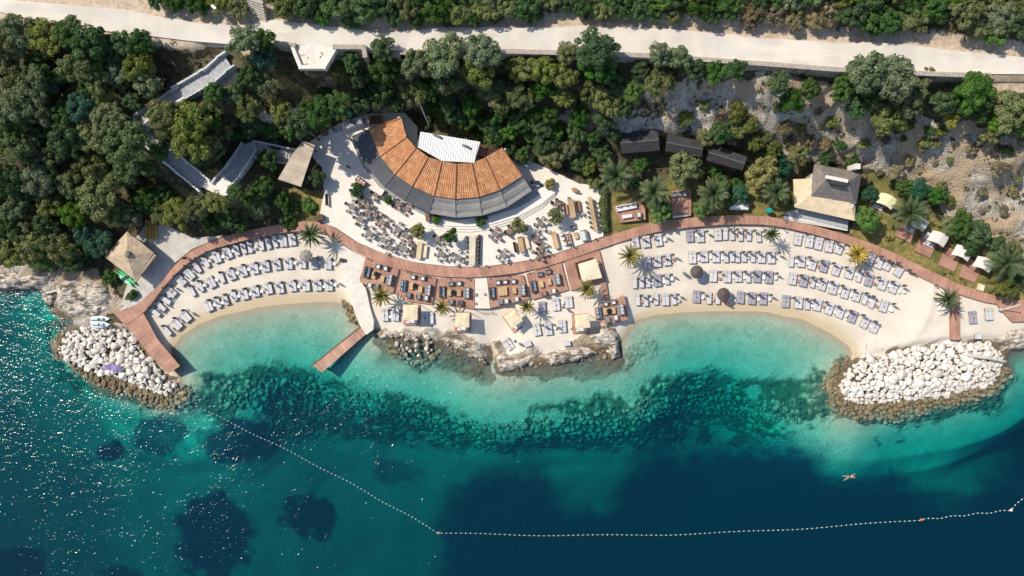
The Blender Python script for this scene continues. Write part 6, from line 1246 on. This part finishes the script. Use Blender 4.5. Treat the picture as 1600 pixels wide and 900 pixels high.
# freezers / service boxes behind the restaurant
for k, (px, py, rz, l) in enumerate(((525, 202, .35, 'leftmost grey glass topped freezer behind the restaurant'), (539, 196, .3, 'second grey freezer from the left behind the restaurant'), (549, 192, .3, 'third grey freezer from the left behind the restaurant'), (560, 188, .2, 'rightmost grey freezer behind the restaurant'))):
    x, y = W(px, py, TZ + 1); t = thing('chest_freezer', l, 'freezer', (x, y, TZ), rz, 'chest freezers behind the restaurant'); MB().box((0, 0, .45), (1.0, 1.1, .9)).build('cabinet', WHITE, t); MB().soft((0, 0, .93), (1.04, 1.14, .08), 0, .03).build('lid', mat('grey_glass_lid', (.30, .33, .35), .25, .1, 3), t); MB().box((0, -.60, .8), (.5, .05, .05)).build('handle', BLACKM, t)
for k, (px, py, l) in enumerate(((580, 187, 'left storage crate stack in the shade behind the tiled roof'), (591, 186, 'right storage crate stack in the shade behind the tiled roof'), (505, 205, 'brown slatted crate at the terrace back edge'))):
    x, y = W(px, py, TZ + .8); t = thing('storage_crate', l, 'crate', (x, y, TZ), .25, 'crates behind the restaurant'); b = MB(); [b.box((0, 0, .12 + .2 * j), (.9, 1.1, .14)) for j in range(4)]; b.build('slats', WOOD_MID, t); [MB().box((x_, y_, .4), (.08, .08, .8)).build('post', WOOD_DARK, t) for x_ in (-.42, .42) for y_ in (-.52, .52)]
t = thing('leaning_pole', 'leaning grey pole in the trees above the white roof', 'pole', (*W(672, 196, 3), 1.5)); rel(MB().tube([W3(655, 160, 8.5), W3(670, 195, 5)], .09, 6).build('shaft', CONC_GREY), t); rel(MB().lathe([(.16, 0), (.2, .2), (.1, .3)], 8, W3(655, 160, 8.5)).build('cap', CONC_GREY), t)
x, y, z = at(335, 11, 6); t = thing('street_lamp', 'thin street lamp leaning over the road from the bank', 'lamp', (*W(358, 33, 13), 12.9)); rel(MB().tube([W3(358, 33, 13), W3(356, 31, 17)], .07, 6).build('pole', CONC_GREY), t); rel(MB().tube([W3(356, 31, 17), W3(336, 12, 18.5)], .05, 6).build('arm', CONC_GREY), t); rel(MB().soft(W3(334, 11, 18.5), (.7, .35, .16), -.7, .04).build('lamp_head', WHITE), t)

# ------------------------------------------------------------------ bollard lights along the boardwalk
def bollard_proto():
    t = thing('bollard_light', 'b', 'bollard'); MB().tube([(0, 0, 0), (0, 0, .62)], .055, 8).build('post', BLACKM, t); MB().lathe([(.07, .6), (.13, .62), (.13, .74), (.04, .8)], 10).build('lamp_head', BLACKM, t); return Proto(t)
BOL = bollard_proto()
def bollards(pl, x0, x1, step, edge, dy):
    P = smooth_pl(pl, 400); xs = np.arange(x0, x1, step); n = len(xs)
    for k, x in enumerate(xs):
        y = float(np.interp(x, P[:, 0], P[:, 1])) + dy; wx, wy = W(x, y, 1.7); pos = f"{ORD[k + 1]} from left" if k < (n + 1) // 2 else f"{ORD[n - k]} from right"
        BOL((wx, wy, 1.55), 0, f"black bollard light, {pos} along the {edge}", 'bollard lights along the boardwalk')
bollards(BW_LO, 256, 410, 17, 'left boardwalk curve, beach side', 1.5); bollards(BW_LO, 576, 880, 31, 'lower edge of the middle boardwalk', 1.5); bollards(BW_UP, 760, 950, 34, 'upper edge of the middle boardwalk', -1.5); bollards(BW_LO, 985, 1480, 34, 'right boardwalk curve, beach side', 1.5)
t = thing('speaker_box', 'dark wedge shaped box on the pale concrete path', 'box', (*W(536, 407, 1.8), 1.5), -.2); MB().add([(-.5, -.3, 0), (.5, -.3, 0), (.5, .3, 0), (-.5, .3, 0), (-.5, -.3, .5), (.5, -.15, .12), (.5, .15, .12), (-.5, .3, .5)], [(3, 2, 1, 0), (4, 5, 6, 7), (0, 1, 5, 4), (1, 2, 6, 5), (2, 3, 7, 6), (3, 0, 4, 7)]).build('cover', TAUPE, t); MB().box((-.52, 0, .25), (.04, .5, .4)).build('front_panel', BLACKM, t)

# ------------------------------------------------------------------ water toys, timber, sea lines
def jetski(px, py, rz, m2, label):
    x, y, z = at(px, py, .6); t = thing('jet_ski', label, 'jet ski', (x, y, z + .1), rz); vs = []; fs = []; prof = [(-1.5, .42, .25), (-1.2, .52, .42), (-.3, .55, .5), (.5, .5, .55), (1.1, .32, .55), (1.6, .04, .5)]
    for X_, w, h in prof:
        for yy, zz in ((-w, h * .7), (-w * .85, h), (0, h * 1.12), (w * .85, h), (w, h * .7), (w * .5, .0), (-w * .5, 0)): vs.append((X_, yy, zz))
    for i in range(len(prof) - 1):
        for k in range(7): a = i * 7; fs.append((a + k, a + (k + 1) % 7, a + 7 + (k + 1) % 7, a + 7 + k))
    fs += [tuple(range(6, -1, -1)), tuple(range(35, 42))]; MB().add(vs, fs).build('hull', WHITE, t, False)
    MB().soft((-.6, 0, .68), (1.2, .36, .28), 0, .08).build('seat', m2, t); MB().soft((.45, 0, .72), (.8, .5, .3), 0, .1).build('hood', m2, t); MB().tube([(.15, -.38, .95), (.25, 0, .98), (.15, .38, .95)], .04, 6).build('handlebar', BLACKM, t)
jetski(155, 499, .06, mat('sea_green_gloss', (.18, .34, .30), .3), 'white and sea green jet ski, upper of the pair'); jetski(155, 507, -.02, mat('pale_blue_gloss', (.30, .42, .48), .3), 'white and pale blue jet ski, lower of the pair')
for k, (px, py, m, l) in enumerate(((197, 433, mat('bright_green_gloss', (.05, .42, .14), .35), 'bright green kayak beside the thatched hut'), (192, 436, mat('mint_gloss', (.30, .62, .42), .35), 'mint green kayak outside of the bright green kayak'))):
    x, y = W(px, py, 2.2); t = thing('kayak', l, 'kayak', (x, y, 1.6), -.72, 'kayaks beside the hut'); vs = []; fs = []; N = 12
    for i in range(N + 1):
        u = i / N * 2 - 1; w = .34 * (1 - abs(u) ** 2.4) + .01; h = .18 + .12 * abs(u) ** 2
        for j in range(8): a = j / 8 * 2 * PI; vs.append((u * 1.9, w * math.cos(a), .25 + h * math.sin(a) * .8 + .1 * abs(u) ** 3))
    for i in range(N):
        for j in range(8): fs.append((i * 8 + j, i * 8 + (j + 1) % 8, i * 8 + 8 + (j + 1) % 8, i * 8 + 8 + j))
    MB().add(vs, fs).build('hull', m, t, True); MB().lathe([(.26, 0), (.3, .03), (.22, .05), (.2, -.02)], 12, (0, 0, .40)).build('cockpit', BLACKM, t)
for k, dx in enumerate((-8, -3.5, 1, 5.5)):
    x, y = W(236 + dx, 358, 2.2); t = thing('timber_bundle', ['leftmost yellow plank bundle behind the thatched hut', 'second yellow plank bundle behind the thatched hut', 'third yellow plank bundle behind the thatched hut', 'rightmost yellow plank bundle behind the thatched hut'][k], 'timber', (x, y, 1.6), .05, 'yellow plank bundles'); b = MB(); [b.box((0, 0, .1 + .13 * j), (.3, 2.7 - .2 * (j % 2), .11), .02 * (j % 2)) for j in range(3)]; b.build('planks', mat('yellow_timber', (.50, .29, .06), .7, .3, 3), t); MB().box((0, .6, .25), (.34, .05, .46)).build('strap', BLACKM, t)
x, y, z = at(610, 0); 
x, y, z = at(180, 572, .6); t = thing('purple_towel', 'purple beach towel spread over the left breakwater boulders', 'towel', (*W(176, 574, 1.6), 1.75), -.05); n = 9; vs = [((i / (n - 1) - .5) * 2.6, (j / (n - 1) - .5) * .8, .12 * math.sin(i * 1.3) + .06 * math.cos(j * 1.7)) for i in range(n) for j in range(n)]; MB().add(vs, [(i * n + j, i * n + n + j, i * n + n + j + 1, i * n + j + 1) for i in range(n - 1) for j in range(n - 1)]).build('cloth', mat('purple_cloth', (.26, .18, .36), .9, .15, 5), t, True)
x, y, z = at(1555, 556, .6); t = thing('driftwood_log', 'bleached driftwood trunk lying across the right breakwater', 'log', (*W(1545, 560, 1.6), 1.5)); rel(MB().tube([W3(1512, 555, 1.7), W3(1540, 559, 2.0), W3(1572, 565, 1.8)], [.28, .22, .1], 8).build('trunk', mat('bleached_wood', (.55, .49, .42), .9, .15, 3)), t); rel(MB().tube([W3(1540, 559, 2.0), W3(1560, 557, 2.4)], [.12, .05], 6).build('branch', mat('bleached_wood', (.5, .45, .4))), t)
x, y, z = at(78, 456, .5); t = thing('driftwood_plank', 'pale plank lying on the left rocky shore', 'plank', (x, y, max(z, .5) + .35), .28); MB().box((0, 0, 0), (2.6, .28, .07)).build('board', mat('bleached_wood', (.5, .45, .4)), t); MB().box((-.9, 0, .05), (.14, .34, .05)).build('batten', WOOD_PALE, t)
FLOATW = mat('white_float', (.78, .78, .76), .4, .03, 5)
float_me = MB().lathe([(.03, -.10), (.078, -.04), (.078, .04), (.03, .10)], 8).mesh('float', FLOATW, True)
def float_line(a, b, n, label, sag=0.0):
    A, B = Vector((*W(*a), .03)), Vector((*W(*b), .03)); d = B - A; nrm = Vector((-d.y, d.x, 0)).normalized(); f = lambda u: A + d * u + nrm * (sag * math.sin(PI * u) + .10 * math.sin(u * 23))
    t = thing('float_line', label, 'buoy line', A); rel(MB().tube([f(k / 60) for k in range(61)], .014, 5).build('rope', mat('blue_grey_rope', (.14, .22, .24), .8)), t)
    for k in range(n):
        o = bpy.data.objects.new('float', float_me); COL.objects.link(o); o.parent = t; o.location = f((k + .5) / n) - A
float_line((318, 640), (686, 833), 64, 'left string of white floats running down from the breakwater', .5); float_line((686, 833), (1440, 812), 99, 'long string of white floats along the bottom of the bay', -1.2); float_line((1440, 812), (1580, 797), 20, 'right string of white floats between two orange buoys'); float_line((1580, 797), (1680, 690), 22, 'short string of white floats leaving at the right edge')
for px, py, l, m in ((686, 833, 'pinkish buoy at the corner of two float strings', PINK), (1440, 812, 'orange buoy along the bottom float string', mat('orange_plastic', (.62, .16, .06), .4)), (1580, 797, 'pale buoy at the right corner of the float strings', mat('pale_pink_plastic', (.72, .55, .5), .4))):
    x, y = W(px, py); t = thing('marker_buoy', l, 'buoy', (x, y, 0), 0, 'marker buoys'); MB().lathe([(.05, -.25), (.19, -.13), (.23, .02), (.18, .17), (.05, .25)], 12).build('body', m, t, True); MB().tube([(0, 0, .3), (0, 0, .5)], .05, 6).build('ring', BLACKM, t)

# ------------------------------------------------------------------ people
def person(name, joints, radii, edges, loc, rz, label, parts=(), skin=SKIN):
    me = bpy.data.meshes.new('body'); me.from_pydata(joints, edges, []); o = bpy.data.objects.new('body', me); COL.objects.link(o)
    m = o.modifiers.new('skin', 'SKIN'); m.use_smooth_shade = True
    for i, v in enumerate(me.skin_vertices[0].data): v.radius = (radii[i], radii[i]); v.use_root = (i == 0)
    o.modifiers.new('sub', 'SUBSURF').levels = 1; bpy.context.view_layer.update(); dg = bpy.context.evaluated_depsgraph_get(); nm = bpy.data.meshes.new_from_object(o.evaluated_get(dg)); nm.materials.clear(); nm.materials.append(skin); bpy.data.objects.remove(o)
    t = thing('person', label, 'person', loc, rz); b = bpy.data.objects.new('body', nm); COL.objects.link(b); b.parent = t
    for nm_, mb, m_ in parts: mb.build(nm_, m_, t, True)
    return t
E = [(0, 1), (1, 2), (2, 3), (3, 4), (2, 5), (5, 6), (6, 7), (2, 8), (8, 9), (9, 10), (0, 11), (11, 12), (12, 13), (13, 14), (0, 15), (15, 16), (16, 17), (17, 18)]
RAD = [.15, .13, .15, .055, .095, .06, .045, .035, .06, .045, .035, .10, .08, .055, .045, .10, .08, .055, .045]
def walker(px, py, rz, label, top, bottom, z):
    x, y = W(px, py, z + 1.2); J = [(0, 0, .95), (0, 0, 1.2), (0, 0, 1.42), (0, .01, 1.54), (0, .02, 1.66), (.22, 0, 1.40), (.30, .05, 1.12), (.28, .22, .92), (-.22, 0, 1.40), (-.30, -.05, 1.12), (-.28, .08, .88), (.10, 0, .88), (.11, .14, .50), (.11, .06, .10), (.11, .20, .05), (-.10, 0, .88), (-.11, -.04, .50), (-.11, -.22, .12), (-.11, -.10, .05)]
    parts = [('shirt', MB().lathe([(.17, .95), (.18, 1.1), (.21, 1.36), (.14, 1.5)], 12), top), ('shorts', MB().lathe([(.21, .62), (.20, .8), (.18, .98)], 12), bottom), ('hair', MB().lathe([(.10, 0), (.115, .06), (.08, .13), (.02, .15)], 10, (0, 0, 1.66)), HAIR)]
    return person('person', J, RAD, E, (x, y, z), rz, label, parts)
walker(543, 260, 1.0, 'person in red top walking across the upper left terrace', RED, mat('dark_red_cloth', (.2, .02, .03)), TZ); walker(1070, 427, 1.3, 'person in teal clothes standing left of the open brown parasol', TEAL, TEAL, ground(*W(1070, 427, 2.5)))
walker(287, 403, .7, 'person in dark clothes at the foot of the yard steps', BLACKM, BLACKM, 1.66); walker(1137, 474, 2.0, 'person in red standing at the edge of the brown parasol', RED, mat('red_cloth', (.4, .02, .03)), ground(*W(1137, 474, 2.4)))
Js = [(0, 0, 0), (.25, 0, .02), (.5, 0, .03), (.62, 0, .05), (.74, 0, .07), (.5, .2, .02), (.72, .32, 0), (1.0, .30, 0), (.5, -.2, .02), (.72, -.30, 0), (.98, -.16, 0), (-.08, .10, 0), (-.5, .16, -.03), (-.9, .26, -.04), (-1.05, .28, -.03), (-.08, -.1, 0), (-.45, -.2, -.04), (-.85, -.36, -.05), (-.98, -.42, -.04)]
person('person', Js, RAD, E, (*W(1327, 745), .04), .16, 'swimmer floating face down with arms stretched in the dark water', [('swimwear', MB().soft((-.02, 0, .03), (.28, .32, .26), 0, .08), BLACKM), ('hair', MB().soft((.78, 0, .08), (.18, .18, .17), 0, .07), HAIR)])

# ------------------------------------------------------------------ pieces of pieces go one level deeper
SUBS = {'sunbed': {'cushion': 'mattress'}, 'lounge_sofa': {'pillow': 'backrest'}, 'garden_sofa': {'pillow': 'backrest'}, 'curved_restaurant': {'roof_ridge': 'roof_panel', 'awning_beam': 'awning_panel', 'step': 'platform'}, 'thatched_villa': {'ridge_cap': 'main_roof', 'roof_gap_shade': 'main_roof', 'chimney': 'wall', 'step': 'porch_floor'},
        'kitchen_building': {'vent_pipe': 'roof_sheet'}, 'thatched_hut': {'roof_cap': 'thatch_roof', 'roof_edge': 'thatch_roof'}, 'black_roofed_cabin': {'roof_ridge': 'roof'}, 'open_parasol': {'finial': 'canopy'}, 'canopy_daybed': {'pillow': 'mattress'}, 'garden_daybed': {'pillow': 'mattress'},
        'jet_ski': {'handlebar': 'hood'}, 'wicker_armchair': {'cushion': 'seat'}, 'chest_freezer': {'handle': 'lid'}, 'kayak': {'cockpit': 'hull'}}
import re
_st = lambda o: re.sub(r'\.\d+$', '', o.name)
for o in [o for o in COL.objects if o.parent is None and _st(o) in SUBS]:
    rule = SUBS[_st(o)]; kids = list(o.children); by = {}
    for k in kids: by.setdefault(_st(k), []).append(k)
    for child, host in rule.items():
        hs = by.get(host, [])
        for i, k in enumerate(by.get(child, [])):
            if hs: k.parent = hs[min(i, len(hs) - 1)]
